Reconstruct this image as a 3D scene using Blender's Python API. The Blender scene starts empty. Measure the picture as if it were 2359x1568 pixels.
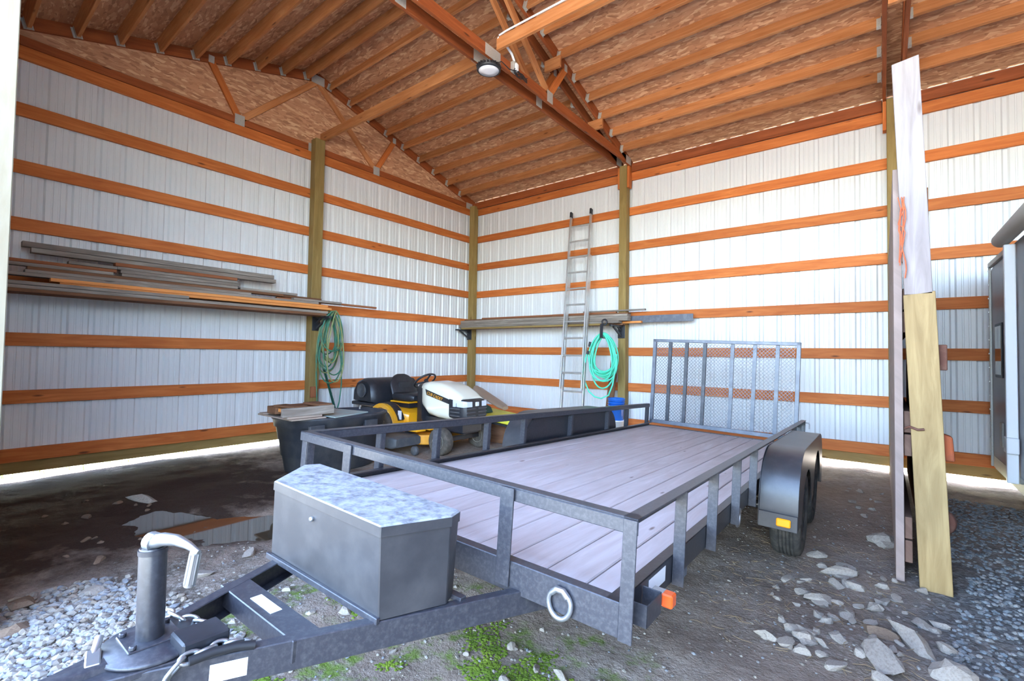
import bpy, bmesh, math, random
from mathutils import Vector, Matrix, noise
random.seed(7)
SC = bpy.context.scene
COL = SC.collection
# ------------------------------------------------------------------ camera
CAM = Vector((7.1629, -7.6402, 1.4169)); YAW, PIT, ROL, FPX = .6676, .0299, .0154, 1085.48
_f = Vector((-math.sin(YAW)*math.cos(PIT), math.cos(YAW)*math.cos(PIT), math.sin(PIT)))
_r = Vector((math.cos(YAW), math.sin(YAW), 0)); _u = _r.cross(_f)
_r2 = _r*math.cos(ROL)+_u*math.sin(ROL); _u2 = -_r*math.sin(ROL)+_u*math.cos(ROL)
cd = bpy.data.cameras.new('camera'); cam = bpy.data.objects.new('camera', cd); COL.objects.link(cam)
cam.matrix_world = Matrix(((_r2.x, _u2.x, -_f.x, CAM.x), (_r2.y, _u2.y, -_f.y, CAM.y), (_r2.z, _u2.z, -_f.z, CAM.z), (0, 0, 0, 1)))
cd.sensor_width = 36; cd.lens = 36*FPX/2359; cd.clip_start = .02; cd.clip_end = 500
SC.camera = cam
# ------------------------------------------------------------------ light
SUN_EL, SUN_AZ = math.radians(50), math.radians(-14)      # azimuth from +Y towards +X
w = bpy.data.worlds.new('sky'); SC.world = w; w.use_nodes = True
nt = w.node_tree; nt.nodes.clear()
wo = nt.nodes.new('ShaderNodeOutputWorld'); bg = nt.nodes.new('ShaderNodeBackground'); st = nt.nodes.new('ShaderNodeTexSky')
st.sky_type = 'NISHITA'; st.sun_disc = False; st.sun_elevation = SUN_EL; st.sun_rotation = SUN_AZ
st.air_density = 1.0; st.dust_density = 2.0; st.ozone_density = 1.0
bg.inputs['Strength'].default_value = .80
nt.links.new(st.outputs[0], bg.inputs[0]); nt.links.new(bg.outputs[0], wo.inputs[0])
sd = bpy.data.lights.new('sun', 'SUN'); sd.energy = 7.0; sd.angle = .01; sd.color = (1, .95, .87)
so = bpy.data.objects.new('sun', sd); COL.objects.link(so)
sv = Vector((math.sin(SUN_AZ)*math.cos(SUN_EL), math.cos(SUN_AZ)*math.cos(SUN_EL), math.sin(SUN_EL)))
so.rotation_euler = sv.to_track_quat('Z', 'Y').to_euler()
SC.view_settings.view_transform = 'Standard'; SC.view_settings.look = 'None'; SC.view_settings.gamma = 1
SC.view_settings.exposure = 2.75
SC.view_settings.use_curve_mapping = False
SC.cycles.max_bounces = 8; SC.cycles.diffuse_bounces = 5; SC.cycles.glossy_bounces = 3; SC.cycles.transmission_bounces = 4
SC.cycles.sample_clamp_indirect = 6; SC.cycles.caustics_reflective = False; SC.cycles.caustics_refractive = False

# ------------------------------------------------------------------ materials
def new_mat(name):
    m = bpy.data.materials.new(name); m.use_nodes = True
    n = m.node_tree; n.nodes.clear()
    o = n.nodes.new('ShaderNodeOutputMaterial'); b = n.nodes.new('ShaderNodeBsdfPrincipled')
    n.links.new(b.outputs[0], o.inputs[0]); return m, n, b
def N(n, t, **k):
    x = n.nodes.new(t)
    for a, v in k.items():
        if a in x.inputs: x.inputs[a].default_value = v
        else: setattr(x, a, v)
    return x
def L(n, a, b): n.links.new(a, b)
def ramp(n, src, stops, interp='LINEAR'):
    r = n.nodes.new('ShaderNodeValToRGB'); r.color_ramp.interpolation = interp
    e = r.color_ramp.elements
    while len(e) < len(stops): e.new(.5)
    for x, (p, c) in zip(e, stops): x.position = p; x.color = (*c, 1)
    L(n, src, r.inputs[0]); return r.outputs[0]
def mixc(n, fac, a, b, mode='MIX'):
    m = n.nodes.new('ShaderNodeMix'); m.data_type = 'RGBA'; m.blend_type = mode
    if isinstance(fac, (int, float)): m.inputs[0].default_value = fac
    else: L(n, fac, m.inputs[0])
    for s, i in ((a, 6), (b, 7)):
        if isinstance(s, tuple): m.inputs[i].default_value = (*s, 1)
        else: L(n, s, m.inputs[i])
    return m.outputs[2]
def noise_n(n, vec, scale, detail=4, rough=.55, dist=0):
    x = N(n, 'ShaderNodeTexNoise', Scale=scale, Detail=detail, Roughness=rough, Distortion=dist)
    if vec is not None: L(n, vec, x.inputs['Vector'])
    return x.outputs['Fac']
def mapping(n, vec, scale=(1, 1, 1), rot=(0, 0, 0)):
    m = n.nodes.new('ShaderNodeMapping'); m.inputs['Scale'].default_value = scale; m.inputs['Rotation'].default_value = rot
    L(n, vec, m.inputs[0]); return m.outputs[0]
def maprange(n, v, a, b, c=0., d=1.):
    m = N(n, 'ShaderNodeMapRange'); m.inputs[1].default_value = a; m.inputs[2].default_value = b
    m.inputs[3].default_value = c; m.inputs[4].default_value = d; L(n, v, m.inputs[0]); return m.outputs[0]
def math_n(n, op, a, b):
    m = N(n, 'ShaderNodeMath', operation=op)
    for i, v in enumerate((a, b)):
        if isinstance(v, (int, float)): m.inputs[i].default_value = v
        else: L(n, v, m.inputs[i])
    return m.outputs[0]
def bump(n, b, h, s=.3, d=.005):
    x = N(n, 'ShaderNodeBump', Strength=s, Distance=d); L(n, h, x.inputs['Height']); L(n, x.outputs[0], b.inputs['Normal'])

def wood(name, light, dark, knot, rough=.65, var=.16, knots=.085, spec=.3, streak=9.):
    m, n, b = new_mat(name)
    uv = n.nodes.new('ShaderNodeUVMap').outputs[0]
    g = noise_n(n, mapping(n, uv, (.8, streak, 1)), 2.2, 5, .6, .8)
    c = ramp(n, g, [(.28, dark), (.5, tuple((p+q)/2 for p, q in zip(light, dark))), (.68, light)])
    big = noise_n(n, mapping(n, uv, (.9, 1.5, 1)), 1.6, 3)
    c = mixc(n, maprange(n, big, .35, .75, 0, .55), c, dark)
    v = N(n, 'ShaderNodeTexVoronoi', Scale=1.0); L(n, mapping(n, uv, (1.7, 6.5, 1)), v.inputs['Vector'])
    k = maprange(n, v.outputs['Distance'], knots*.55, knots*1.25, .85, 0)
    c = mixc(n, k, c, knot)
    oi = n.nodes.new('ShaderNodeObjectInfo'); h = n.nodes.new('ShaderNodeHueSaturation')
    L(n, maprange(n, oi.outputs['Random'], 0, 1, 1-var, 1+var), h.inputs['Value']); L(n, c, h.inputs['Color'])
    L(n, h.outputs[0], b.inputs['Base Color']); b.inputs['Roughness'].default_value = rough
    b.inputs['Specular IOR Level'].default_value = spec
    bump(n, b, g, .25, .003); return m
def plain(name, col, rough=.5, metal=0., spec=.5, dirt=None, dscale=6., damt=.5, coat=0., bmp=0., lo=.45, hi=.7):
    m, n, b = new_mat(name)
    b.inputs['Roughness'].default_value = rough; b.inputs['Metallic'].default_value = metal; b.inputs['Specular IOR Level'].default_value = spec
    b.inputs['Coat Weight'].default_value = coat
    if dirt:
        tc = n.nodes.new('ShaderNodeTexCoord').outputs['Object']
        f = noise_n(n, tc, dscale, 8, .65)
        L(n, mixc(n, maprange(n, f, lo, hi, 0, damt), col, dirt), b.inputs['Base Color'])
        if bmp: bump(n, b, f, bmp, .004)
    else: b.inputs['Base Color'].default_value = (*col, 1)
    return m

M = {}
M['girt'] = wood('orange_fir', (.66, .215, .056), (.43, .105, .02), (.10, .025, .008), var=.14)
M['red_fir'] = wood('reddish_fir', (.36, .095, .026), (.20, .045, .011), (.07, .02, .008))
M['purlin'] = wood('purlin_fir', (.56, .25, .10), (.36, .125, .038), (.12, .035, .012))
M['treated'] = wood('treated_timber', (.34, .235, .085), (.21, .135, .04), (.09, .045, .015), streak=6)
M['fresh'] = wood('fresh_treated_timber', (.34, .235, .105), (.17, .105, .04), (.07, .03, .012), knots=.14, streak=7)
M['pale_post'] = wood('daylit_pale_post', (.27, .25, .19), (.20, .165, .11), (.10, .06, .03), knots=.1, streak=5)  # pale tone stands in for the strong daylight on the front post
M['bleached'] = wood('bleached_board', (.37, .315, .30), (.235, .185, .17), (.09, .045, .03), knots=.09)
M['greywood'] = wood('weathered_grey_board', (.40, .35, .30), (.165, .13, .105), (.05, .035, .03), rough=.85, spec=.15)
M['brownwood'] = wood('brown_board', (.25, .125, .07), (.135, .06, .03), (.04, .02, .012), rough=.8, spec=.15)
M['redwood'] = wood('red_brown_board', (.37, .14, .065), (.22, .075, .032), (.06, .02, .01), rough=.8, spec=.15)
M['newwood'] = wood('bright_new_board', (.88, .38, .12), (.62, .21, .05), (.16, .05, .02))
M['deck'] = wood('silvered_deck_plank', (.60, .53, .52), (.44, .36, .335), (.15, .09, .07), rough=.6, knots=.06, var=.03, streak=7)
M['ply'] = wood('grey_plywood', (.42, .33, .27), (.29, .22, .175), (.15, .1, .07), rough=.8, streak=4)
M['partition'] = wood('partition_plywood', (.27, .20, .175), (.185, .135, .115), (.09, .06, .045), rough=.8, streak=4)
M['barrier'] = wood('dark_rail_board', (.15, .085, .06), (.095, .05, .035), (.03, .015, .01), rough=.8)

def osb():
    m, n, b = new_mat('oriented_strand_board')
    tc = n.nodes.new('ShaderNodeTexCoord').outputs['UV']
    nz = N(n, 'ShaderNodeTexNoise', Scale=3., Detail=3.); L(n, tc, nz.inputs['Vector'])
    off = N(n, 'ShaderNodeVectorMath', operation='MULTIPLY_ADD'); off.inputs[1].default_value = (.12, .12, .12)
    L(n, nz.outputs['Color'], off.inputs[0]); L(n, tc, off.inputs[2]); p = off.outputs[0]
    cols = None
    for i, (ang, sx, sy) in enumerate(((.5, 11, 42), (2.2, 13, 46), (1.2, 9, 36))):
        v = N(n, 'ShaderNodeTexVoronoi', Scale=1.); L(n, mapping(n, p, (sx, sy, 1), (0, 0, ang)), v.inputs['Vector'])
        sep = n.nodes.new('ShaderNodeSeparateColor'); L(n, v.outputs['Color'], sep.inputs[0])
        c = ramp(n, sep.outputs[0], [(0, (.36, .165, .085)), (.3, (.49, .24, .125)), (.75, (.56, .29, .16)), (.95, (.70, .43, .25))])
        cols = c if cols is None else mixc(n, math_n(n, 'GREATER_THAN', sep.outputs[1], .55), cols, c)
    L(n, cols, b.inputs['Base Color']); b.inputs['Roughness'].default_value = .7; b.inputs['Specular IOR Level'].default_value = .25
    return m
M['osb'] = osb()

def steel_wall():
    m, n, b = new_mat('white_ribbed_steel')
    tc = n.nodes.new('ShaderNodeTexCoord').outputs['Object']
    f = noise_n(n, tc, 1.2, 5, .6)
    L(n, mixc(n, maprange(n, f, .4, .75, 0, .35), (.70, .71, .715), (.64, .65, .655)), b.inputs['Base Color'])
    b.inputs['Roughness'].default_value = .36; b.inputs['Specular IOR Level'].default_value = .5
    return m
M['steel_wall'] = steel_wall()
M['black_metal'] = plain('black_painted_steel', (.018, .018, .023), .36, 0, .6, (.05, .05, .058), 60, .5)
M['rail_metal'] = plain('scuffed_black_rail', (.030, .030, .038), .36, 0, .6, (.085, .083, .085), 70, .6)
M['box_metal'] = plain('dusty_black_box_steel', (.034, .033, .036), .36, 0, .55, (.085, .08, .08), 6, .45)
M['box_top'] = plain('dusty_box_lid', (.10, .105, .115), .45, 0, .5, (.38, .39, .40), 28, .85, lo=.30, hi=.60)
M['galv'] = plain('zinc_plated_steel', (.45, .46, .47), .32, .85, .5, (.4, .41, .42), 30, .5)
M['zinc'] = plain('dull_zinc_plate', (.50, .49, .45), .5, .35, .5, (.36, .35, .31), 60, .6)
M['alu'] = plain('aluminium', (.68, .68, .67), .38, .75, .5, (.5, .5, .49), 12, .5)
M['gate_metal'] = plain('grey_painted_gate_steel', (.11, .12, .15), .42, .2, .5, (.24, .25, .28), 12, .5)
M['gate_dark'] = plain('dark_gate_bar_steel', (.03, .033, .045), .42, .1, .5, (.12, .12, .14), 12, .5)
M['rubber'] = plain('dusty_tyre_rubber', (.035, .034, .033), .85, 0, .3, (.13, .115, .10), 14, .6)
M['mower_rubber'] = plain('muddy_tyre_rubber', (.085, .072, .06), .9, 0, .2, (.17, .14, .11), 18, .7)
M['black_plastic'] = plain('black_plastic', (.018, .019, .024), .42, 0, .5, (.05, .05, .058), 8, .5)
M['grey_plastic'] = plain('dark_grey_plastic', (.07, .072, .08), .5, 0, .4, (.14, .13, .12), 10, .6)
M['tub'] = plain('dusty_black_tub_plastic', (.032, .035, .045), .48, 0, .45, (.11, .105, .10), 5, .5)
M['yellow'] = plain('yellow_orange_paint', (.92, .42, .015), .3, 0, .5, coat=.4)
M['dull_yellow'] = plain('worn_orange_deck_paint', (.75, .31, .02), .45, 0, .4, (.4, .2, .06), 9, .5)
M['lemon'] = plain('lemon_yellow_paint', (.80, .74, .05), .45, 0, .4, (.5, .45, .1), 7, .5)
M['cream'] = plain('cream_hood_paint', (.83, .80, .66), .25, 0, .5, coat=.5)
M['white'] = plain('white_label', (.85, .86, .87), .5)
M['lamp_lens'] = plain('white_lamp_lens', (.9, .9, .95), .25)
M['reflect'] = plain('clear_headlight_lens', (.78, .82, .86), .12, .15, .8)
M['amber'] = plain('amber_reflector', (1., .36, .01), .2, 0, .7)
M['red_orange'] = plain('orange_red_marker', (.85, .11, .015), .25, 0, .6)
M['blue'] = plain('blue_plastic', (.02, .16, .62), .35, 0, .5)
M['hose_teal'] = plain('green_garden_hose', (.035, .19, .125), .45, 0, .4, (.20, .21, .06), 9, .75)
M['hose_olive'] = plain('faded_hose_stripe', (.27, .30, .12), .5, 0, .4)
M['hose_mint'] = plain('mint_garden_hose', (.10, .68, .45), .4, 0, .4)
M['green_post'] = plain('dark_green_steel', (.012, .075, .05), .5)
M['twine'] = plain('orange_twine', (.62, .10, .035), .8)
M['rust'] = plain('rusty_steel', (.11, .045, .03), .8, .2, .3, (.17, .09, .065), 14, .7)
M['rustorange'] = plain('orange_rust', (.28, .065, .022), .8, .1, .3, (.17, .05, .025), 14, .7)
M['rock'] = plain('pale_grey_stone', (.30, .255, .215), .9, 0, .2, (.18, .145, .115), 9, .8, bmp=.6)
M['rock_brown'] = plain('brown_stone', (.17, .115, .08), .9, 0, .2, (.11, .07, .05), 9, .8, bmp=.6)
M['rv_grey'] = plain('grey_vehicle_panel', (.27, .27, .30), .4, 0, .5, (.21, .21, .23), 3, .5)
M['white_paint'] = plain('white_painted_arm', (.80, .81, .83), .35)
M['awning'] = plain('grey_awning_fabric', (.66, .64, .60), .8)
M['glass'] = plain('dark_window_glass', (.015, .018, .022), .06, 0, .8)
M['clear_brown'] = plain('dirty_scoop_plastic', (.36, .25, .17), .4)
M['tarp'] = plain('dark_green_tarp', (.02, .06, .045), .6)
M['wire_black'] = plain('black_cable', (.012, .012, .014), .5)
M['moss'] = plain('bright_moss', (.10, .15, .02), .95, 0, .1, (.20, .26, .03), 9, .8)
M['straw'] = plain('dry_straw', (.30, .20, .10), .85)
M['grass'] = plain('green_grass_blade', (.12, .33, .03), .8)
M['sheet_blue'] = plain('bluish_scrap_sheet', (.34, .42, .40), .7, 0, .3, (.42, .33, .27), 6, .8)

def gravel_mat(name, cols):
    m, n, b = new_mat(name)
    g = n.nodes.new('ShaderNodeNewGeometry')
    L(n, ramp(n, g.outputs['Random Per Island'], [(i/(len(cols)-1), c) for i, c in enumerate(cols)]), b.inputs['Base Color'])
    b.inputs['Roughness'].default_value = .85; b.inputs['Specular IOR Level'].default_value = .25; return m
M['gravel'] = gravel_mat('mixed_pale_gravel', [(.17, .14, .115), (.25, .22, .185), (.19, .195, .21), (.31, .27, .225), (.22, .17, .125)])
M['gravel_blue'] = gravel_mat('blue_grey_gravel', [(.12, .125, .125), (.20, .20, .20), (.15, .17, .18), (.27, .25, .23), (.13, .12, .11)])

def ground_mat():
    m, n, b = new_mat('packed_dirt')
    p = n.nodes.new('ShaderNodeTexCoord').outputs['Object']
    big = noise_n(n, p, .9, 5, .6); fine = noise_n(n, p, 16, 8, .7); spk = noise_n(n, p, 60, 3, .6)
    dirt = ramp(n, big, [(.3, (.25, .175, .13)), (.5, (.35, .27, .215)), (.72, (.45, .375, .32))])
    dirt = mixc(n, maprange(n, fine, .35, .7, 0, .75), dirt, (.18, .125, .09))
    dirt = mixc(n, maprange(n, spk, .60, .74, 0, .7), dirt, (.34, .28, .22))
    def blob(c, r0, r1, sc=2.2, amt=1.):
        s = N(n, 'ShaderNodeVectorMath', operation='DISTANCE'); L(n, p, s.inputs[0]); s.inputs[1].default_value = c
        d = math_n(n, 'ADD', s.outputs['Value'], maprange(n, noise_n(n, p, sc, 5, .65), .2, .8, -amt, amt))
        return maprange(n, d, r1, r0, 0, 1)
    # darker brown soil towards the front end of the gable wall
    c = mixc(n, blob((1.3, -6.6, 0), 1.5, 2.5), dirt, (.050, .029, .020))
    # pale stony fill
    peb = N(n, 'ShaderNodeTexVoronoi', Scale=34.); L(n, p, peb.inputs['Vector'])
    sp = n.nodes.new('ShaderNodeSeparateColor'); L(n, peb.outputs['Color'], sp.inputs[0])
    stone = ramp(n, sp.outputs[0], [(0, (.13, .105, .085)), (.5, (.26, .225, .19)), (1, (.40, .36, .32))])
    stone = mixc(n, maprange(n, peb.outputs['Distance'], .3, .6, 0, .8), stone, (.10, .075, .055))
    c = mixc(n, math_n(n, 'MULTIPLY', blob((4.3, -7.0, 0), .5, 1.15), .9), c, stone)
    c = mixc(n, math_n(n, 'MULTIPLY', blob((7.0, -4.5, 0), .3, 1.0), .45), c, stone)
    # blue grey gravel drive by the camper
    p2 = N(n, 'ShaderNodeTexVoronoi', Scale=46.); L(n, p, p2.inputs['Vector'])
    s2 = n.nodes.new('ShaderNodeSeparateColor'); L(n, p2.outputs['Color'], s2.inputs[0])
    gb = ramp(n, s2.outputs[0], [(0, (.075, .07, .065)), (.6, (.14, .14, .14)), (1, (.24, .235, .23))])
    c = mixc(n, math_n(n, 'MULTIPLY', blob((8.9, -3.9, 0), 1.3, 1.9, 2.5, .35), .95), c, gb)
    # moss
    mo = math_n(n, 'MULTIPLY', blob((5.5, -6.45, 0), .75, 1.35), maprange(n, noise_n(n, p, 5.5, 6, .7), .50, .62))
    c = mixc(n, math_n(n, 'MULTIPLY', mo, .85), c, (.13, .20, .02))
    L(n, c, b.inputs['Base Color']); b.inputs['Roughness'].default_value = .92; b.inputs['Specular IOR Level'].default_value = .15
    h = math_n(n, 'ADD', fine, math_n(n, 'MULTIPLY', spk, .5)); bump(n, b, h, .9, .03); return m
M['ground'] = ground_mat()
def outside_mat():
    m, n, b = new_mat('sunlit_gravel_and_grass')
    p = n.nodes.new('ShaderNodeTexCoord').outputs['Object']
    f = noise_n(n, p, 1.1, 6, .7); f2 = noise_n(n, p, 14, 6, .7)
    c = ramp(n, f2, [(.3, (.38, .33, .26)), (.7, (.60, .54, .45))])
    c = mixc(n, maprange(n, f, .54, .64, 0, .8), c, (.16, .30, .05))
    L(n, c, b.inputs['Base Color']); b.inputs['Roughness'].default_value = .9; return m
M['outside'] = outside_mat()
def water_mat():
    m, n, b = new_mat('muddy_water')
    b.inputs['Base Color'].default_value = (.045, .032, .02, 1); b.inputs['Roughness'].default_value = .03
    b.inputs['Specular IOR Level'].default_value = .9; b.inputs['IOR'].default_value = 1.6
    return m
M['water'] = water_mat()

# ------------------------------------------------------------------ mesh building
ORG = {}
def tag(o, label=None, cat=None, group=None, kind=None):
    if label: o['label'] = label
    if cat: o['category'] = cat
    if group: o['group'] = group
    if kind: o['kind'] = kind
    return o
def V(p): return p if isinstance(p, Vector) else Vector(p)
class MB:
    def __init__(s): s.v = []; s.f = []; s.uv = []; s.sm = []; s.mi = []; s.cur = 0
    def add(s, vs, fs, g=None, smooth=False, seed=None):
        b = len(s.v); vs = [V(p) for p in vs]; s.v += vs
        ox, oy = random.random()*40, random.random()*40
        if g is None:
            mn = [min(p[i] for p in vs) for i in range(3)]; mx = [max(p[i] for p in vs) for i in range(3)]
            e = [mx[i]-mn[i] for i in range(3)]; k = e.index(max(e)); g = Vector([1. if i == k else 0. for i in range(3)])
        g = V(g).normalized()
        for f in fs:
            s.f.append([b+i for i in f]); s.sm.append(smooth); s.mi.append(int(s.cur))
            a, c, d = vs[f[0]], vs[f[1]], vs[f[2]]
            nn = (c-a).cross(d-a)
            t = nn.cross(g)
            if t.length < 1e-9: t = g.orthogonal()
            t.normalize()
            gg = g if abs(nn.normalized().dot(g)) < .9 else g.orthogonal()
            s.uv.append([(vs[i].dot(gg)+ox, vs[i].dot(t)+oy) for i in f])
        return s
    def box(s, x0, x1, y0, y1, z0, z1, g=None):
        return s.add([(x0, y0, z0), (x1, y0, z0), (x1, y1, z0), (x0, y1, z0), (x0, y0, z1), (x1, y0, z1), (x1, y1, z1), (x0, y1, z1)],
            [(3, 2, 1, 0), (4, 5, 6, 7), (0, 1, 5, 4), (1, 2, 6, 5), (2, 3, 7, 6), (3, 0, 4, 7)], g)
    def beam(s, a, b, w_, h_, up=(0, 0, 1)):
        """rectangular bar from a to b: h_ along up, w_ across"""
        a, b = V(a), V(b); d = (b-a).normalized(); sd_ = d.cross(V(up)).normalized(); u = sd_.cross(d).normalized()
        o = [(-.5, -.5), (.5, -.5), (.5, .5), (-.5, .5)]
        vs = [p+sd_*x*w_+u*y*h_ for p in (a, b) for x, y in o]
        return s.add(vs, [(0, 1, 2, 3), (7, 6, 5, 4), (0, 4, 5, 1), (1, 5, 6, 2), (2, 6, 7, 3), (3, 7, 4, 0)], d)
    def tube(s, pts, r, n=8, closed=False, caps=True):
        pts = [V(p) for p in pts]; k = len(pts); rs = r if isinstance(r, (list, tuple)) else [r]*k
        vs = []; prev = None
        for i, p in enumerate(pts):
            if closed: d = pts[(i+1) % k]-pts[i-1]
            else: d = pts[min(i+1, k-1)]-pts[max(i-1, 0)]
            d.normalize()
            if prev is None: x = d.orthogonal().normalized()
            else: x = (prev-d*prev.dot(d)).normalized()
            prev = x; y = d.cross(x)
            vs += [p+(x*math.cos(2*math.pi*j/n)+y*math.sin(2*math.pi*j/n))*rs[i] for j in range(n)]
        fs = []
        for i in range(k if closed else k-1):
            a, b = i*n, ((i+1) % k)*n
            fs += [(a+j, a+(j+1) % n, b+(j+1) % n, b+j) for j in range(n)]
        s.add(vs, fs, None, True)
        if caps and not closed:
            s.add(vs[:n], [tuple(reversed(range(n)))]); s.add(vs[-n:], [tuple(range(n))])
        return s
    def lathe(s, prof, c, axis='z', n=32, smooth=True):
        c = V(c); vs = []; fs = []
        for r, h in prof:
            for j in range(n):
                a = 2*math.pi*j/n; x, y = r*math.cos(a), r*math.sin(a)
                vs.append(c+{'z': Vector((x, y, h)), 'y': Vector((y, h, x)), 'x': Vector((h, x, y))}[axis])
        k = len(prof)
        for i in range(k-1):
            fs += [(i*n+j, i*n+(j+1) % n, (i+1)*n+(j+1) % n, (i+1)*n+j) for j in range(n)]
        fs.append(tuple(reversed(range(n)))); fs.append(tuple(range((k-1)*n, k*n)))
        b = len(s.f); s.add(vs, fs, None, smooth); s.sm[-1] = s.sm[-2] = False
        return s
    def prism(s, poly, lo, hi, axis='x', g=None):
        """poly of 2-D points in the other two axes"""
        def p3(p, h): return {'x': (h, p[0], p[1]), 'y': (p[0], h, p[1]), 'z': (p[0], p[1], h)}[axis]
        k = len(poly); vs = [p3(p, lo) for p in poly]+[p3(p, hi) for p in poly]
        fs = [tuple(reversed(range(k))), tuple(range(k, 2*k))]+[(i, (i+1) % k, k+(i+1) % k, k+i) for i in range(k)]
        return s.add(vs, fs, g)
    def loft(s, rings, caps=True, smooth=True):
        n = len(rings[0]); vs = [p for r in rings for p in r]; fs = []
        for i in range(len(rings)-1):
            fs += [(i*n+j, i*n+(j+1) % n, (i+1)*n+(j+1) % n, (i+1)*n+j) for j in range(n)]
        s.add(vs, fs, None, smooth)
        if caps: s.add(rings[0], [tuple(reversed(range(n)))]); s.add(rings[-1], [tuple(range(n))])
        return s
    def build(s, name, mat, parent=None, label=None, bevel=0., seg=2, fix=True, smooth_all=False):
        if parent is not None: org = ORG[parent.name]
        else:
            mn = [min(p[i] for p in s.v) for i in range(3)]; mx = [max(p[i] for p in s.v) for i in range(3)]
            org = Vector(((mn[0]+mx[0])/2, (mn[1]+mx[1])/2, mn[2]))
        me = bpy.data.meshes.new(name); me.from_pydata([p-org for p in s.v], [], s.f)
        ul = me.uv_layers.new(name='UVMap'); k = 0
        for uvs in s.uv:
            for t in uvs: ul.data[k].uv = t; k += 1
        me.polygons.foreach_set('use_smooth', s.sm)
        mats = mat if isinstance(mat, (list, tuple)) else [mat]
        for x in mats: me.materials.append(M[x] if isinstance(x, str) else x)
        if len(mats) > 1: me.polygons.foreach_set('material_index', s.mi)
        if fix:
            bm = bmesh.new(); bm.from_mesh(me); bmesh.ops.recalc_face_normals(bm, faces=bm.faces); bm.to_mesh(me); bm.free()
        o = bpy.data.objects.new(name, me); COL.objects.link(o)
        if parent is not None: o.parent = parent
        else: o.location = org
        ORG[o.name] = org
        if bevel:
            b = o.modifiers.new('edge', 'BEVEL'); b.width = bevel; b.segments = seg; b.limit_method = 'ANGLE'; b.angle_limit = .7
        if label: o['label'] = label
        return o
def root(name, loc, label, cat, group=None, mw=None, org=None):
    e = bpy.data.objects.new(name, None); COL.objects.link(e); e.empty_display_size = .1
    if mw is not None: e.matrix_world = mw
    else: e.location = loc
    ORG[e.name] = V(org if org is not None else loc)
    return tag(e, label, cat, group)
def board(name, a, b, w_, h_, mat, label, cat, group=None, up=(0, 0, 1), bev=.003):
    return tag(MB().beam(a, b, w_, h_, up).build(name, mat, bevel=bev, seg=1), label, cat, group)
ORD = ['first', 'second', 'third', 'fourth', 'fifth', 'sixth', 'seventh', 'eighth', 'ninth', 'tenth']

# ------------------------------------------------------------------ setting: ground
PUD = [(2.95, -6.05, .62, .20, .55), (2.55, -6.35, .45, .10, .7)]
def gz(x, y):
    z = noise.noise(Vector((x*.8, y*.8, 1.3)))*.02+noise.noise(Vector((x*3.1, y*3.1, 4.)))*.012+noise.noise(Vector((x*11, y*11, 9.)))*.006
    # puddle hollow, elongated away from the camera
    for cx, cy, a, b, th in ((2.98, -6.02, .80, .34, .62), (2.35, -6.3, .5, .22, .3)):
        dx, dy = x-cx, y-cy; c, s = math.cos(th), math.sin(th)
        q = ((dx*c+dy*s)/a)**2+((-dx*s+dy*c)/b)**2
        q += .9*noise.noise(Vector((x*3.5, y*3.5, 6.)))+.4*noise.noise(Vector((x*9, y*9, 2.)))
        if q < 1.6: z -= .045*min(1, max(0, 1-q/1.6))
    return z
def grid(name, x0, x1, y0, y1, d, mat, fz):
    nx, ny = int((x1-x0)/d)+1, int((y1-y0)/d)+1
    vs = []; fs = []
    for j in range(ny):
        for i in range(nx):
            x, y = x0+(x1-x0)*i/(nx-1), y0+(y1-y0)*j/(ny-1); vs.append((x, y, fz(x, y)))
    for j in range(ny-1):
        for i in range(nx-1):
            a = j*nx+i; fs.append((a, a+1, a+nx+1, a+nx))
    me = bpy.data.meshes.new(name); me.from_pydata(vs, [], fs); me.materials.append(M[mat])
    me.polygons.foreach_set('use_smooth', [True]*len(fs))
    o = bpy.data.objects.new(name, me); COL.objects.link(o); return o
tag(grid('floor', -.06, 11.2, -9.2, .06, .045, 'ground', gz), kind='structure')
def ringplane(name, mat):
    m = MB(); z = -.015
    m.box(-60, -.05, -60, 60, z-.1, z); m.box(11.15, 60, -60, 60, z-.1, z); m.box(-.05, 11.15, .05, 60, z-.1, z); m.box(-.05, 11.15, -60, -9.15, z-.1, z)
    return m.build(name, mat)
tag(ringplane('ground_outside', 'outside'), kind='structure')
def blob_poly(cx, cy, a, b, th, n=40, seed=0.):
    c, s = math.cos(th), math.sin(th); o = []
    for i in range(n):
        t = 2*math.pi*i/n; x, y = a*math.cos(t), b*math.sin(t); o.append((cx+x*c-y*s, cy+x*s+y*c))
    return o
mb = MB(); mb.prism(blob_poly(2.98, -6.02, 1.25, .7, .62), -.055, -.024, 'z')
tag(mb.build('puddle', 'water'), 'shallow muddy puddle mirroring the steel wall', 'puddle', kind='thing')

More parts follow.
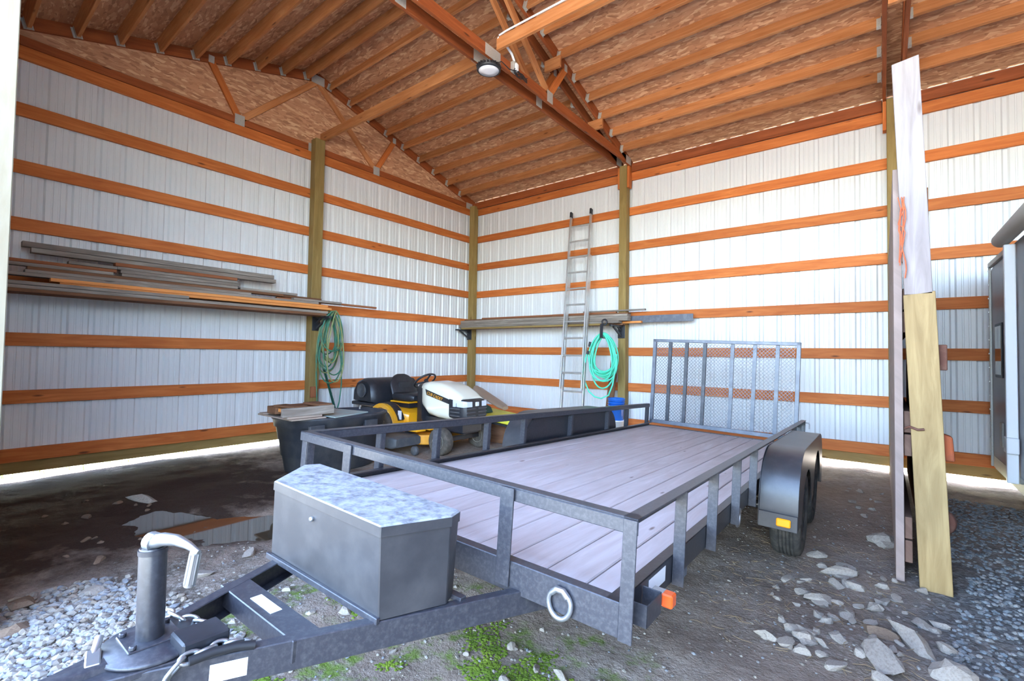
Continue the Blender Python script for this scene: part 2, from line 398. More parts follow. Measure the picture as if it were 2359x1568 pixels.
# ------------------------------------------------------------------ setting: ribbed steel walls, osb
def ribs(t0, t1):
    """profile offsets (t, depth outwards) along a wall"""
    o = []; P = .229; k = math.floor(t0/P)
    while k*P < t1:
        b = k*P
        for dt, d in ((0, 0), (.018, .02), (.052, .02), (.070, 0), (.112, 0), (.116, .004), (.128, .004), (.132, 0), (.17, 0), (.174, .004), (.186, .004), (.19, 0)):
            if t0 <= b+dt <= t1: o.append((b+dt, d))
        k += 1
    return [(t0, 0)]+o+[(t1, 0)]
def steel(name, fn, t0, t1, z0, z1):
    pr = ribs(t0, t1); vs = []; fs = []
    for t, d in pr: vs += [fn(t, d, z0), fn(t, d, z1)]
    n = len(pr)
    for t, d in pr: vs += [fn(t, d+.003, z0), fn(t, d+.003, z1)]
    for i in range(n-1):
        a = 2*i; fs.append((a, a+2, a+3, a+1)); a += 2*n; fs.append((a+1, a+3, a+2, a))
    me = bpy.data.meshes.new(name); me.from_pydata(vs, [], fs); me.materials.append(M['steel_wall'])
    o = bpy.data.objects.new(name, me); COL.objects.link(o); return tag(o, kind='structure')
YF, XR = -7.5, 10.96
steel('wall_left', lambda t, d, z: (-.039-d, t, z), YF, .06, .21, 4.56)
steel('wall_right', lambda t, d, z: (t, .039+d, z), -.06, XR, .21, 4.806)
steel('wall_front', lambda t, d, z: (t, -7.541-d, z), -.06, 3.58, .02, 4.72)
steel('wall_end_added', lambda t, d, z: (XR+.039+d, t, z), YF, .06, .21, 4.72)  # unseen end wall, added to keep daylight off the left wall
YR, ZR, SL = -3.73, 5.93, .297
def roofz(y): return ZR-SL*abs(y-YR)
NB = Vector((0, SL, 1)).normalized(); NF = Vector((0, -SL, 1)).normalized()
def roof_uv(m, a, b, c, d): m.add([a, b, c, d], [(0, 1, 2, 3)])
for nm, y0, y1 in (('ceiling', YR, .35), ('ceiling_front', -7.82, YR)):
    m = MB(); z0, z1 = roofz(y0), roofz(y1)
    m.prism([(y0, z0), (y1, z1), (y1, z1+.03), (y0, z0+.03)], -.35, XR+.3, 'x', g=(1, 0, 0))
    tag(m.build(nm, 'osb'), kind='structure')
m = MB(); m.prism([(YF, 4.56), (.06, 4.56), (.06, roofz(.06)), (YR, ZR), (YF, roofz(YF))], -.0385-.012, -.0388, 'x', g=(0, 1, 0))
tag(m.build('wall_gable', 'osb'), kind='structure')

m = MB(); m.prism([(YF, 4.70), (.06, 4.70), (.06, roofz(.06)), (YR, ZR), (YF, roofz(YF))], XR+.041, XR+.06, 'x', g=(0, 1, 0))
tag(m.build('wall_gable_end_added', 'osb'), kind='structure')  # unseen gable closure, added with the end wall to shut out daylight
# ------------------------------------------------------------------ posts
def post(label, x0, x1, y0, y1, z1, mat='treated', extra=None):
    r = root('timber_post', ((x0+x1)/2, (y0+y1)/2, 0), label, 'post')
    MB().box(x0, x1, y0, y1, -.05, z1).build('shaft', mat, r, bevel=.004, seg=1)
    return r
post('square treated post standing in the corner where gable wall meets ladder wall', .001, .135, -.135, -.001, 4.67)
pm = post('square treated post in the middle of the gable wall by the coiled dark green hose', .001, .14, -3.815, -3.655, 4.80)
MB().box(.141, .165, -3.80, -3.68, .70, .87).build('nailed_block', 'redwood', pm, 'small reddish block', .003)
p2 = post('square treated post on the ladder wall behind the mint green hose', 3.573, 3.707, -.135, -.001, 4.72)
for x in (3.553, 3.727): MB().box(x-.019, x+.019, -.12, -.01, 4.33, 4.70).build('truss_seat_block', 'girt', p2, None, .003)
p3 = post('square treated post on the ladder wall hidden behind the timber partition', 7.213, 7.347, -.135, -.001, 4.72)
for x in (7.193, 7.367): MB().box(x-.019, x+.019, -.12, -.01, 4.33, 4.70).build('truss_seat_block', 'girt', p3, None, .003)
post('pale treated post at the open front, cut by the edge of the view', 3.585, 3.725, -7.50, -7.36, 4.42, 'pale_post')
post('treated post at the open front end of the gable wall', .001, .14, -7.50, -7.36, 4.42)
post('treated post on the ladder wall beyond the camper', 10.8, 10.94, -.135, -.001, 4.72)
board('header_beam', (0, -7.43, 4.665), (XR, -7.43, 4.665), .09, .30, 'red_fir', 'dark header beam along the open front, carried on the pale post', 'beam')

# ------------------------------------------------------------------ girts
for k in range(8):
    z = .2795+.61*k
    for (ya, yb, nm) in ((-3.735, -.002, 'between corner post and middle post'), (YF, -3.736, 'between middle post and open front')):
        board('wall_girt', (-.0195, ya, z), (-.0195, yb, z), .038, .14, 'girt', 'orange girt on the gable wall %s, %s up from ground' % (nm, ORD[k]), 'girt', 'girts of the gable wall')
    for xa, xb, nm in ((.0, 3.64, 'between corner post and hose post'), (3.641, 7.28, 'between hose post and partition'), (7.281, XR, 'in the camper bay')):
        board('wall_girt', (xa, .0195, z), (xb, .0195, z), .038, .14, 'girt', 'orange girt on the ladder wall %s, %s up from ground' % (nm, ORD[k]), 'girt', 'girts of the ladder wall')
for ya, yb, nm in ((-3.735, .04, 'from middle post to corner'), (YF, -3.736, 'from middle post to open front')):
    board('skirt_board', (-.062, ya, .145), (-.062, yb, .145), .038, .13, 'treated', 'brown skirt board at the foot of the gable wall %s' % nm, 'skirt board')
for xa, xb, nm in ((-.04, 3.64, 'from corner to hose post'), (3.641, 7.28, 'from hose post to partition'), (7.281, XR, 'in the camper bay')):
    board('skirt_board', (xa, .062, .145), (xb, .062, .145), .038, .13, 'treated', 'brown skirt board at the foot of the ladder wall %s' % nm, 'skirt board')
BAYS = ((.002, 3.528, 'gable bay'), (3.752, 7.168, 'middle bay'), (7.392, 10.85, 'camper bay'))
for xa, xb, nm in BAYS:
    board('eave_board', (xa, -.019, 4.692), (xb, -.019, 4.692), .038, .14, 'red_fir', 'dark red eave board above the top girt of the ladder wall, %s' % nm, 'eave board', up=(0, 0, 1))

# ------------------------------------------------------------------ trusses and purlins
def truss(x, label, zb, hb, heel_r=True, plates=1, blocks=None):
    r = root('roof_truss', (x, YR, zb), label, 'truss')
    t = .038; ht = .14
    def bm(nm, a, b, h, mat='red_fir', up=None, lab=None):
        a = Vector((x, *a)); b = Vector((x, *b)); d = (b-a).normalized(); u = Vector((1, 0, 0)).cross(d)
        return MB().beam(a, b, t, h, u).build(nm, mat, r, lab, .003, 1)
    ya, yb = YF+.08, -.02
    c = .5*ht*math.sqrt(1+SL*SL)
    bm('top_chord', (yb+.05, roofz(yb+.05)-c), (YR, ZR-c), ht); bm('top_chord', (ya-.05, roofz(ya-.05)-c), (YR, ZR-c), ht)
    bm('bottom_chord', (ya, zb+hb/2), (yb, zb+hb/2), hb)
    zt = zb+hb
    for s in (1, -1):
        def y(v): return YR+s*(v+3.73)
        bm('web', (y(-3.73)+s*.02, ZR-.16), (y(-2.60), zt-.02), .09, 'purlin')
        bm('web', (y(-2.58), zt-.02), (y(-2.20), roofz(-2.20)-.12), .09, 'girt')
    def plate(yy, zz, w_, h_, sx):
        m = MB(); m.box(x+sx*.0195-.0015, x+sx*.0195+.0015, yy-w_/2, yy+w_/2, zz-h_/2, zz+h_/2)
        return m.build('gusset_plate', 'zinc', r)
    for sx in ((1,) if plates == 1 else (1, -1)):
        for s in (1, -1):
            plate(YR+s*1.15, zb+hb*.62, .13, .15, sx); plate(YR+s*3.58, zb+hb*.5, .19, .13, sx); plate(YR+s*1.53, roofz(-2.20)-.10, .07, .10, sx)
        plate(YR, ZR-.12, .22, .14, sx); plate(YR, zb+hb*.5, .26, .13, sx)
    return r
truss(-.0195, 'roof truss standing against the strand board gable', 4.625, .10)
truss(3.553, 'roof truss of the lamp pair, on the gable side', 4.72, .13, plates=2)
t2 = truss(3.727, 'roof truss of the lamp pair, on the side away from the gable', 4.72, .13, plates=2)
for y in (-2.45, -1.25): MB().box(3.574, 3.82, y-.02, y+.02, roofz(y)-.30, roofz(y)-.15).build('spacer_block', 'purlin', t2, None, .003)
truss(7.193, 'roof truss of the pair over the partition, on the gable side', 4.72, .13)
t3 = truss(7.367, 'roof truss of the pair over the partition, on the camper side', 4.72, .13)
MB().box(7.215, 7.345, -2.35, -2.31, 4.60, 4.74).build('spacer_block', 'purlin', t3, None, .003)
PB = [-.43, -.82, -1.20, -1.59, -1.98, -2.37, -2.76, -3.13, -3.50]
def purlin(y, xa, xb, label, group):
    n_ = NB if y > YR else NF
    c = Vector((0, y, roofz(y)))-n_*.071
    r = root('roof_purlin', ((xa+xb)/2, y, c.z-.07), label, 'purlin', group)
    MB().beam((xa, c.y, c.z), (xb, c.y, c.z), .038, .14, n_).build('joist', 'purlin', r, None, .003, 1)
    for e, s in ((xa, 1), (xb, -1)):
        m = MB(); p = c-n_*.018
        m.beam((e+s*.002, p.y, p.z), (e+s*.042, p.y, p.z), .044, .112, n_)
        m.beam((e+s*.001, p.y, p.z), (e+s*.004, p.y, p.z), .085, .112, n_)
        m.build('joist_hanger', 'zinc', r, 'zinc joist hanger')
for i, (xa, xb, nm) in enumerate(BAYS):
    for k, y in enumerate(reversed(PB)):
        purlin(y, xa, xb, 'roof purlin over the %s, %s down from ridge on the ladder side' % (nm, ORD[k]), 'roof purlins')
        purlin(2*YR-y, xa, xb, 'roof purlin over the %s, %s down from ridge on the open side' % (nm, ORD[k]), 'roof purlins')
board('brace_board', (.02, -3.66, 4.872), (3.53, -3.66, 4.872), .038, .14, 'purlin', 'long brace board running from gable post top to the lamp truss', 'brace')
b2 = root('brace_board', (5.4, -3.66, 4.852), 'long brace board with white conduit running from lamp truss to partition truss', 'brace')
MB().beam((3.75, -3.66, 4.922), (7.17, -3.66, 4.922), .038, .14).build('board', 'purlin', b2, None, .003, 1)
m = MB(); m.tube([(3.80, -3.69, 4.995), (3.9, -3.69, 5.005), (5.5, -3.69, 5.005), (7.1, -3.69, 5.005)], .011, 8); m.build('conduit', 'white_paint', b2, 'white conduit')

# ------------------------------------------------------------------ high bay lamp
lx, ly, lz = 3.66, -3.70, 4.64
lamp = root('high_bay_lamp', (lx, ly, lz), 'round black rimmed high bay lamp hanging under the truss', 'lamp')
MB().lathe([(.0, .075), (.075, .075), (.085, .05), (.13, .04), (.135, .0), (.118, -.008), (.115, .0)], (lx, ly, lz), 'z', 40).build('housing', 'black_plastic', lamp)
m = MB()
for k in range(24):
    a = k*math.pi/12; m.beam((lx+.08*math.cos(a), ly+.08*math.sin(a), lz+.055), (lx+.138*math.cos(a), ly+.138*math.sin(a), lz+.03), .006, .03)
m.build('cooling_fin', 'black_plastic', lamp)
MB().lathe([(.0, -.012), (.05, -.012), (.117, -.004), (.117, .004)], (lx, ly, lz), 'z', 40).build('lens', 'lamp_lens', lamp, 'white lens')
m = MB(); m.tube([(lx, ly, lz+.07), (lx, ly, lz+.09)], .012, 8); m.tube([(lx+.022*math.cos(t*.6), ly, lz+.10+.022*math.sin(t*.6)) for t in range(11)], .004, 6); m.build('hook', 'galv', lamp)
eb = root('outlet_box', (3.76, -3.35, 4.76), 'grey outlet box with looped cables on the lamp truss', 'outlet box')
MB().box(3.748, 3.80, -3.42, -3.34, 4.73, 4.85).build('box', 'zinc', eb, None, .006)
MB().box(3.80, 3.825, -3.405, -3.355, 4.74, 4.82).build('plug', 'white_paint', eb, None, .008)
m = MB(); m.tube([(3.77, -3.68, 4.99), (3.80, -3.58, 4.95), (3.80, -3.46, 4.90), (3.79, -3.40, 4.85)], .014, 8); m.build('conduit_bend', 'white_paint', eb)
m = MB(); rr = random.Random(3)
for k in range(7):
    a = rr.uniform(-.04, .04)
    m.tube([(3.81, -3.42+.25*q/8+a*.3, 4.72-.03*math.sin(q*math.pi/4+k)+a*.5) for q in range(9)], .005, 5)
m.tube([(3.69, -3.72, 4.66), (3.78, -3.62, 4.74), (3.80, -3.5, 4.70), (3.81, -3.42, 4.72)], .006, 6)
m.build('cable_bundle', 'wire_black', eb, 'black cable bundle')

# ------------------------------------------------------------------ lumber racks
def bracket(p, d, label):
    """p on the post face, d the arm direction"""
    d = V(d); p = V(p); r = root('rack_bracket', p+Vector((0, 0, -.2)), label, 'bracket')
    q = p+d*.42; s = Vector((0, 0, 1)).cross(d)
    m = MB(); m.beam(p, q, .05, .03); m.build('arm', 'black_plastic', r, None, .004)
    m = MB(); m.beam(p+Vector((0, 0, -.2))+d*.012, p+Vector((0, 0, .02))+d*.012, .13, .012, d); m.build('back_plate', 'black_plastic', r, None, .003)
    m = MB(); m.beam(p+d*.03+Vector((0, 0, -.17)), p+d*.32+Vector((0, 0, -.015)), .03, .028); m.beam(p+d*.03+Vector((0, 0, -.08)), p+d*.16+Vector((0, 0, -.012)), .03, .02); m.build('strut', 'black_plastic', r, None, .003)
    return r
bracket((.141, -3.735, 1.945), (1, 0, 0), 'black rack bracket on the gable wall middle post')
bracket((.0675, -.136, 1.925), (0, -1, 0), 'black rack bracket on the corner post')
bracket((3.64, -.136, 1.925), (0, -1, 0), 'black rack bracket on the post above the mint green hose')
bracket((.141, -7.40, 1.945), (1, 0, 0), 'black rack bracket on the gable wall post at the open front')
LB = 'boards on the gable wall rack'
def lay(x, w_, z, ya, yb, mat, label, h=.036, dz=0):
    board('lumber_board', (x, ya, z+h/2), (x, yb, z+h/2+dz), w_, h, mat, label, 'board', LB)
lay(.42, .14, 1.962, -7.12, -3.76, 'brownwood', 'dark brown plank forming the front bottom edge of the gable wall lumber rack', .036)
lay(.25, .14, 1.962, -7.12, -3.80, 'brownwood', 'dark brown plank at the bottom of the gable wall rack, next to the wall', .036)
lay(.41, .12, 2.000, -7.14, -3.72, 'greywood', 'grey plank lying directly under the orange boards on the gable wall rack', .036)
lay(.45, .06, 2.038, -7.12, -5.57, 'greywood', 'short dark grey board in front of the orange boards on the gable wall rack', .036)
lay(.37, .09, 2.062, -6.72, -3.63, 'newwood', 'bright orange new board on the gable wall rack, the lower of two', .036)
lay(.37, .09, 2.100, -6.79, -3.69, 'newwood', 'bright orange new board on the gable wall rack, the upper of two', .036)
lay(.22, .12, 2.000, -7.10, -4.0, 'greywood', 'grey plank behind the orange boards, low in the gable wall rack', .05)
lay(.25, .09, 2.053, -7.12, -3.80, 'brownwood', 'brown board behind the orange boards on the gable wall rack', .04)
lay(.29, .13, 2.140, -7.12, -3.81, 'greywood', 'long grey board resting on top of the orange boards', .034)
lay(.28, .12, 2.176, -6.97, -4.79, 'greywood', 'grey board ending near the dark tub, second above the orange boards', .034)
lay(.24, .12, 2.212, -6.95, -4.33, 'brownwood', 'brown board in the middle of the gable wall pile', .034)
lay(.24, .10, 2.248, -7.11, -6.26, 'greywood', 'short grey offcut at the open end of the gable wall pile', .034)
lay(.23, .10, 2.284, -7.12, -6.23, 'redwood', 'short red brown offcut topmost at the open end of the gable wall pile', .034)
lay(.24, .10, 2.320, -6.64, -6.20, 'greywood', 'shortest grey offcut on top of the gable wall pile', .034)
lay(.25, .11, 2.248, -6.19, -4.95, 'greywood', 'pale grey board, lowest of the four short ones under the long top boards', .034)
lay(.25, .11, 2.284, -6.20, -4.92, 'greywood', 'pale grey board, second of the four short ones under the long top boards', .034)
lay(.25, .11, 2.320, -6.23, -4.95, 'greywood', 'pale grey board, third of the four short ones under the long top boards', .034)
lay(.25, .11, 2.356, -6.25, -4.96, 'redwood', 'red brown board, uppermost of the four short ones under the long top boards', .040)
lay(.18, .10, 2.400, -6.92, -4.41, 'greywood', 'long grey board second from the top of the gable wall pile', .052)
lay(.16, .10, 2.458, -6.985, -4.43, 'greywood', 'long grey board at the very top of the gable wall pile', .055)
lay(.20, .07, 2.212, -4.32, -3.70, 'brownwood', 'short brown board passing in front of the middle post', .034)
lay(.21, .09, 2.248, -4.90, -4.10, 'greywood', 'short grey board under the tip of the long top boards', .034)
lay(.22, .05, 2.176, -4.40, -2.68, 'redwood', 'thin red strip sticking out past the middle post', .03)
lay(.31, .09, 2.176, -4.20, -3.42, 'greywood', 'grey board end poking out above the dark green hose', .032)
LB = 'boards on the ladder wall rack'
def layx(y, w_, z, xa, xb, mat, label, h=.036, dz=0.):
    y += .05
    board('lumber_board', (xa, y, z+h/2), (xb, y, z+h/2+dz), w_, h, mat, label, 'board', LB)
layx(-.27, .10, 1.942, .03, 3.72, 'brownwood', 'thin brown board at the bottom of the ladder wall rack', .030)
layx(-.40, .09, 1.942, .05, 3.48, 'treated', 'yellowish board at the front bottom of the ladder wall rack', .030)
layx(-.37, .13, 1.974, -.02, 3.70, 'greywood', 'thick grey plank, lowest of the grey planks on the ladder wall rack', .036)
layx(-.36, .13, 2.012, -.05, 3.85, 'greywood', 'thick grey plank, second of the grey planks on the ladder wall rack', .036)
layx(-.34, .13, 2.050, -.07, 3.85, 'greywood', 'thick grey plank, third of the grey planks on the ladder wall rack', .036)
layx(-.34, .13, 2.088, -.07, 3.84, 'greywood', 'thick grey plank, uppermost of the grey planks on the ladder wall rack', .036)
layx(-.25, .12, 2.126, .02, 3.81, 'brownwood', 'brown board on top of the grey planks on the ladder wall rack', .030)
layx(-.20, .06, 2.158, .45, 3.55, 'redwood', 'thin red brown board on top of the ladder wall rack', .028)
layx(-.20, .05, 2.188, 2.9, 4.07, 'greywood', 'thin strip with dark end poking out past the hose post', .026)
layx(-.235, .07, 1.974, 3.2, 4.02, 'newwood', 'short orange board end sticking out past the hose post', .036)
tag(MB().box(3.2, 4.84, -.152, -.137, 1.985, 2.10).build('metal_strip', 'gate_metal', bevel=.003), 'dark grey flat strip sticking out of the ladder wall rack', 'strip')

# ------------------------------------------------------------------ ladder
r = root('extension_ladder', (2.62, -.6, 0), 'aluminium extension ladder leaning against the ladder wall', 'ladder')
A0, A1 = Vector((2.885, -.90, 0)), Vector((2.590, -.035, 4.02))
ud = (A1-A0); ll = ud.length; ud.normalize(); sx_ = Vector((.415, 0, -.0)); nf = ud.cross(Vector((1, 0, 0))).normalized()
if nf.y > 0: nf = -nf
for s in (0, 1):
    a = A0+sx_*s
    MB().beam(a, a+ud*(ll*.80), .026, .062, nf).build('rear_rail', 'alu', r, None, .004)
for s in (0, 1):
    a = A0+sx_*s+nf*.066+Vector((-.03 if s == 0 else -.0, 0, 0))
    a = A0+sx_*s+nf*.066+Vector((.028 if s == 0 else -.028, 0, 0))*0
    MB().beam(a+ud*.86, a+ud*ll, .024, .06, nf).build('front_rail', 'alu', r, None, .004)
    MB().beam(a+ud*(ll-.05), a+ud*(ll+.06), .034, .07, nf).build('end_cap', 'black_plastic', r, 'black end cap', .006)
for k in range(13):
    t = .22+.305*k
    if t < ll*.80 and t < .86 or 0:
        MB().tube([A0+ud*t, A0+sx_+ud*t], .017, 10).build('rung', 'alu', r)
    if t > .9 and t < ll-.1:
        MB().tube([A0+nf*.066+ud*t, A0+sx_+nf*.066+ud*t], .017, 10).build('rung', 'alu', r)

# ------------------------------------------------------------------ hoses, bucket, leaning bits on the walls
def loop_pts(top, wv, dv, h, n=36, ph=0., sag=.0, pinch=.35):
    """hanging teardrop loop: top point, half width vector, depth vector, height"""
    o = []
    for i in range(n):
        t = 2*math.pi*i/n; zz = (1-math.cos(t))/2
        wd = math.sin(t)*(pinch+(1-pinch)*zz)
        o.append(V(top)+V(wv)*wd+V(dv)*math.sin(t*2+ph)+Vector((0, 0, -h*zz)))
    return o
rg = random.Random(5)
hz = root('garden_hose', (.30, -3.60, .66), 'dark green hose with yellow stripe coiled over the rack bracket at the middle post', 'hose')
m = MB()
for k in range(13):
    m.cur = k % 3 == 0; h = rg.uniform(.62, 1.13); x = .22+.022*k*.9
    m.tube(loop_pts((x, -3.595+rg.uniform(-.02, .03), 2.06-rg.uniform(0, .05)), (0, rg.uniform(.13, .235), 0), (.02, 0, 0), h, 34, rg.uniform(0, 6), pinch=rg.uniform(.35, .6)), .0105, 7, True)
m.build('coil', ['hose_teal', 'hose_olive'], hz)
m = MB(); m.tube([(.30, -3.72, 1.8), (.30, -3.80, 1.35), (.30, -3.79, 1.0), (.30, -3.765, .62)], .0105, 7); m.tube([(.34, -3.52, 1.8), (.34, -3.40, 1.3), (.32, -3.37, .9), (.32, -3.40, .62), (.34, -3.45, .5)], .0105, 7); m.build('hose_end', 'hose_teal', hz)
hm = root('garden_hose', (3.53, -.56, .70), 'mint green hose coiled in a black strap under the ladder wall rack', 'hose')
m = MB()
for k in range(11):
    h = rg.uniform(.62, .92); c = Vector((3.505+rg.uniform(-.03, .03), -.50-.012*k, 1.80-rg.uniform(0, .05)))
    m.tube(loop_pts(c, (rg.uniform(.19, .30), 0, 0), (0, .015, 0), h, 34, rg.uniform(0, 6), pinch=.62), .0125, 7, True)
m.build('coil', 'hose_mint', hm)
m = MB(); m.tube([(3.24, -.62, 1.45), (3.20, -.63, 1.25), (3.205, -.63, 1.0), (3.29, -.63, .82), (3.40, -.63, .74), (3.52, -.63, .72), (3.65, -.63, .78), (3.72, -.63, .95), (3.76, -.62, 1.2), (3.77, -.60, 1.45)], .0125, 8); m.build('hose_end', 'hose_mint', hm)
m = MB(); m.tube([(3.255, -.62, 1.44), (3.27, -.62, 1.50)], .02, 8); m.tube([(3.28, -.62, 1.57), (3.30, -.62, 1.65)], .02, 8); m.build('coupling', 'black_plastic', hm)
m = MB(); m.tube([(3.53+.045*math.cos(t), -.56, 1.98+.045*math.sin(t)) for t in [q*.7 for q in range(9)]], .016, 6, True); m.build('strap_handle', 'black_plastic', hm)
m = MB(); m.beam((3.52, -.655, 1.72), (3.50, -.60, 1.95), .055, .006, (0, -1, .2)); m.beam((3.52, -.655, 1.72), (3.52, -.50, 1.71), .055, .006); m.build('strap', 'black_plastic', hm)
bk = root('bucket', (3.62, -.40, 0), 'blue plastic bucket on top of a white one by the hose post', 'bucket')
MB().lathe([(.0, .36), (.118, .36), (.135, .70), (.142, .70), (.142, .72), (.128, .72), (.112, .38), (0, .38)], (3.66, -.36, 0), 'z', 32).build('pail', 'blue', bk)
for z in (.60, .64, .68): MB().lathe([(.128, z), (.142, z), (.142, z+.01), (.128, z+.01)], (3.66, -.36, 0), 'z', 32).build('rim_ring', 'blue', bk)
wk = root('bucket', (3.66, -.36, 0), 'white plastic bucket holding the blue bucket by the hose post', 'bucket')
MB().lathe([(.0, 0), (.125, 0), (.145, .345), (.152, .345), (.152, .358), (0, .358)], (3.66, -.36, 0), 'z', 32).build('pail', 'white', wk)
ORG[bk.name] = Vector((3.62, -.40, 0))
board('scrap_board', (3.42, -.26, 0), (3.53, -.15, 1.43), .13, .03, 'brownwood', 'dark weathered board leaning on the wall behind the mint green hose', 'board', up=(0, -1, .1))
tp = root('fence_stake', (.24, -3.45, 0), 'dark green steel fence stake leaning behind the tub', 'stake')
m = MB(); m.beam((.36, -3.33, 0), (.18, -3.60, 1.15), .045, .006, (1, .5, .1)); m.beam((.36, -3.33, 0), (.18, -3.60, 1.15), .006, .04, (1, .5, .1)); m.build('stake_bar', 'green_post', tp)
m = MB()
for k in range(12):
    t = .1+k*.08; p = Vector((.36, -3.33, 0)).lerp(Vector((.18, -3.60, 1.15)), t); m.box(p.x+.015, p.x+.03, p.y-.008, p.y+.008, p.z-.008, p.z+.008)
m.build('stud', 'green_post', tp)

# ------------------------------------------------------------------ stock tub with boards on it
def oval(cx, cy, a, b, z, n=48, p=2.6):
    o = []
    for i in range(n):
        t = 2*math.pi*i/n; c, s = math.cos(t), math.sin(t)
        o.append(Vector((cx+b*math.copysign(abs(c)**(2/p), c), cy+a*math.copysign(abs(s)**(2/p), s), z)))
    return o
TX, TYc = 1.80, -4.40
tb = root('stock_tub', (TX, TYc, 0), 'large oval black plastic stock tub in front of the middle post', 'tub')
m = MB()
rings = []
for z, a, b in ((.0, .50, .29), (.03, .54, .33), (.21, .575, .355), (.215, .585, .365), (.40, .61, .385), (.405, .62, .395), (.55, .645, .41), (.555, .665, .43), (.63, .675, .44), (.645, .69, .455), (.665, .685, .45), (.665, .645, .41), (.60, .62, .39), (.06, .50, .30)):
    rings.append(oval(TX, TYc, a, b, z))
m.loft(rings); m.build('shell', 'tub', tb)
m = MB()
for yy in (-4.85, -4.15):
    m = MB(); m.box(TX+.405, TX+.452, yy-.09, yy+.09, .50, .60); m.build('rim_tab', 'tub', tb, None, .01)
m = MB(); m.tube([(TX-.1, TYc+.45, .665), (TX-.1, TYc+.45, .71)], .012, 8); m.build('rim_pin', 'galv', tb)
OB = 'boards lying across the tub'
tag(MB().box(1.40, 2.20, -5.12, -4.72, .667, .683).build('plywood_sheet', 'ply', bevel=.002), 'pale plywood offcut lying lowest on the tub rim', 'sheet', OB)
tag(MB().add([(1.55, -4.70, .667), (2.28, -4.66, .667), (2.10, -4.10, .667), (1.48, -4.22, .667), (1.55, -4.70, .680), (2.28, -4.66, .680), (2.10, -4.10, .680), (1.48, -4.22, .680)], [(3, 2, 1, 0), (4, 5, 6, 7), (0, 1, 5, 4), (1, 2, 6, 5), (2, 3, 7, 6), (3, 0, 4, 7)]).build('scrap_sheet', 'sheet_blue'), 'bluish scrap sheet lying on the middle of the tub', 'sheet', OB)
for x, yy, lb in ((1.55, -4.95, 'thin lath on the tub sheet, next to the wall'), (2.12, -4.95, 'thin lath on the tub sheet, on the trailer side')):
    board('lath', (x, yy-.2, .696), (x, yy+.2, .696), .09, .022, 'ply', lb, 'board', OB)
board('scrap_plank', (2.14, -5.20, .756), (2.14, -4.60, .756), .04, .095, 'greywood', 'grey plank on edge at the front of the pile on the tub', 'board', OB)
board('scrap_plank', (1.98, -5.10, .757), (1.98, -4.58, .757), .26, .038, 'newwood', 'orange brown plank in the middle of the pile on the tub', 'board', OB)
board('scrap_plank', (1.73, -5.12, .75), (1.73, -4.6, .75), .2, .08, 'brownwood', 'brown plank at the wall side of the pile on the tub', 'board', OB)
board('scrap_block', (1.78, -5.05, .803), (2.13, -4.98, .803), .16, .02, 'brownwood', 'short dark board across the pile on the tub, at the open front end', 'board', OB)
board('scrap_block', (1.75, -4.68, .803), (2.08, -4.66, .803), .17, .025, 'brownwood', 'short dark board across the pile on the tub, at the hose end', 'board', OB)

# ------------------------------------------------------------------ riding mower (faces +x)
mw = root('riding_mower', (1.7, -2.64, 0), 'yellow and cream riding lawn mower with black seat', 'mower')
def rrect(x, y0, y1, z0, z1, r=.08, n=5):
    o = []
    for cx, cy, a0 in ((y1-r, z1-r, 0), (y0+r, z1-r, math.pi/2), (y0+r, z0+r, math.pi), (y1-r, z0+r, 1.5*math.pi)):
        for i in range(n):
            a = a0+math.pi/2*i/(n-1); o.append(Vector((x, cx+r*math.cos(a), cy+r*math.sin(a))))
    return o
yc = -2.64
m = MB(); m.loft([rrect(x, yc-hw, yc+hw, z0, z1, r_) for x, hw, z0, z1, r_ in ((1.66, .20, .80, .92, .05), (1.70, .25, .62, .975, .09), (1.85, .262, .50, 1.0, .10), (2.05, .262, .47, .985, .10), (2.25, .255, .46, .94, .10), (2.42, .245, .46, .86, .10), (2.50, .24, .46, .80, .09))])
m.build('hood', 'cream', mw, 'cream hood')
m = MB(); m.loft([rrect(x, yc-hw, yc+hw, z0, z1, r_) for x, hw, z0, z1, r_ in ((2.30, .258, .50, .80, .05), (2.44, .256, .48, .78, .06), (2.56, .235, .47, .765, .07), (2.60, .20, .48, .74, .06))])
g = m.build('grille', 'black_plastic', mw)
m = MB()
for z in (.535, .585, .635):
    for s in (-1, 1): m.box(2.585, 2.612, yc+s*.12-.085, yc+s*.12+.085, z, z+.016)
    m.box(2.33, 2.52, yc-.266, yc-.25, z, z+.016)
m.build('grille_slat', 'grey_plastic', g)
for s in (-1, 1):
    m = MB(); m.loft([[Vector((2.38, yc+s*.262, .665)), Vector((2.38, yc+s*.262, .765)), Vector((2.38, yc+s*.20, .765)), Vector((2.38, yc+s*.20, .665))], [Vector((2.57, yc+s*.242, .665)), Vector((2.57, yc+s*.242, .75)), Vector((2.57, yc+s*.12, .75)), Vector((2.57, yc+s*.12, .665))], [Vector((2.605, yc+s*.20, .67)), Vector((2.60, yc+s*.20, .742)), Vector((2.605, yc+s*.10, .742)), Vector((2.608, yc+s*.10, .67))]])
    m.build('headlight', 'reflect', mw, 'clear headlight', .006)
m = MB(); m.box(2.60, 2.615, yc-.035, yc+.035, .675, .735); m.build('emblem', 'white', mw, 'small pale emblem', .008)
m = MB(); m.prism([(1.80, .885), (2.30, .765), (2.30, .70), (1.83, .80)], yc-.2665, yc-.258, 'y'); pl = m.build('hood_decal', 'black_plastic', mw, 'black name strip')
tx = bpy.data.curves.new('decal_lettering', 'FONT'); tx.body = 'CUB CADET'; tx.size = .062; tx.extrude = .001; tx.shear = .2
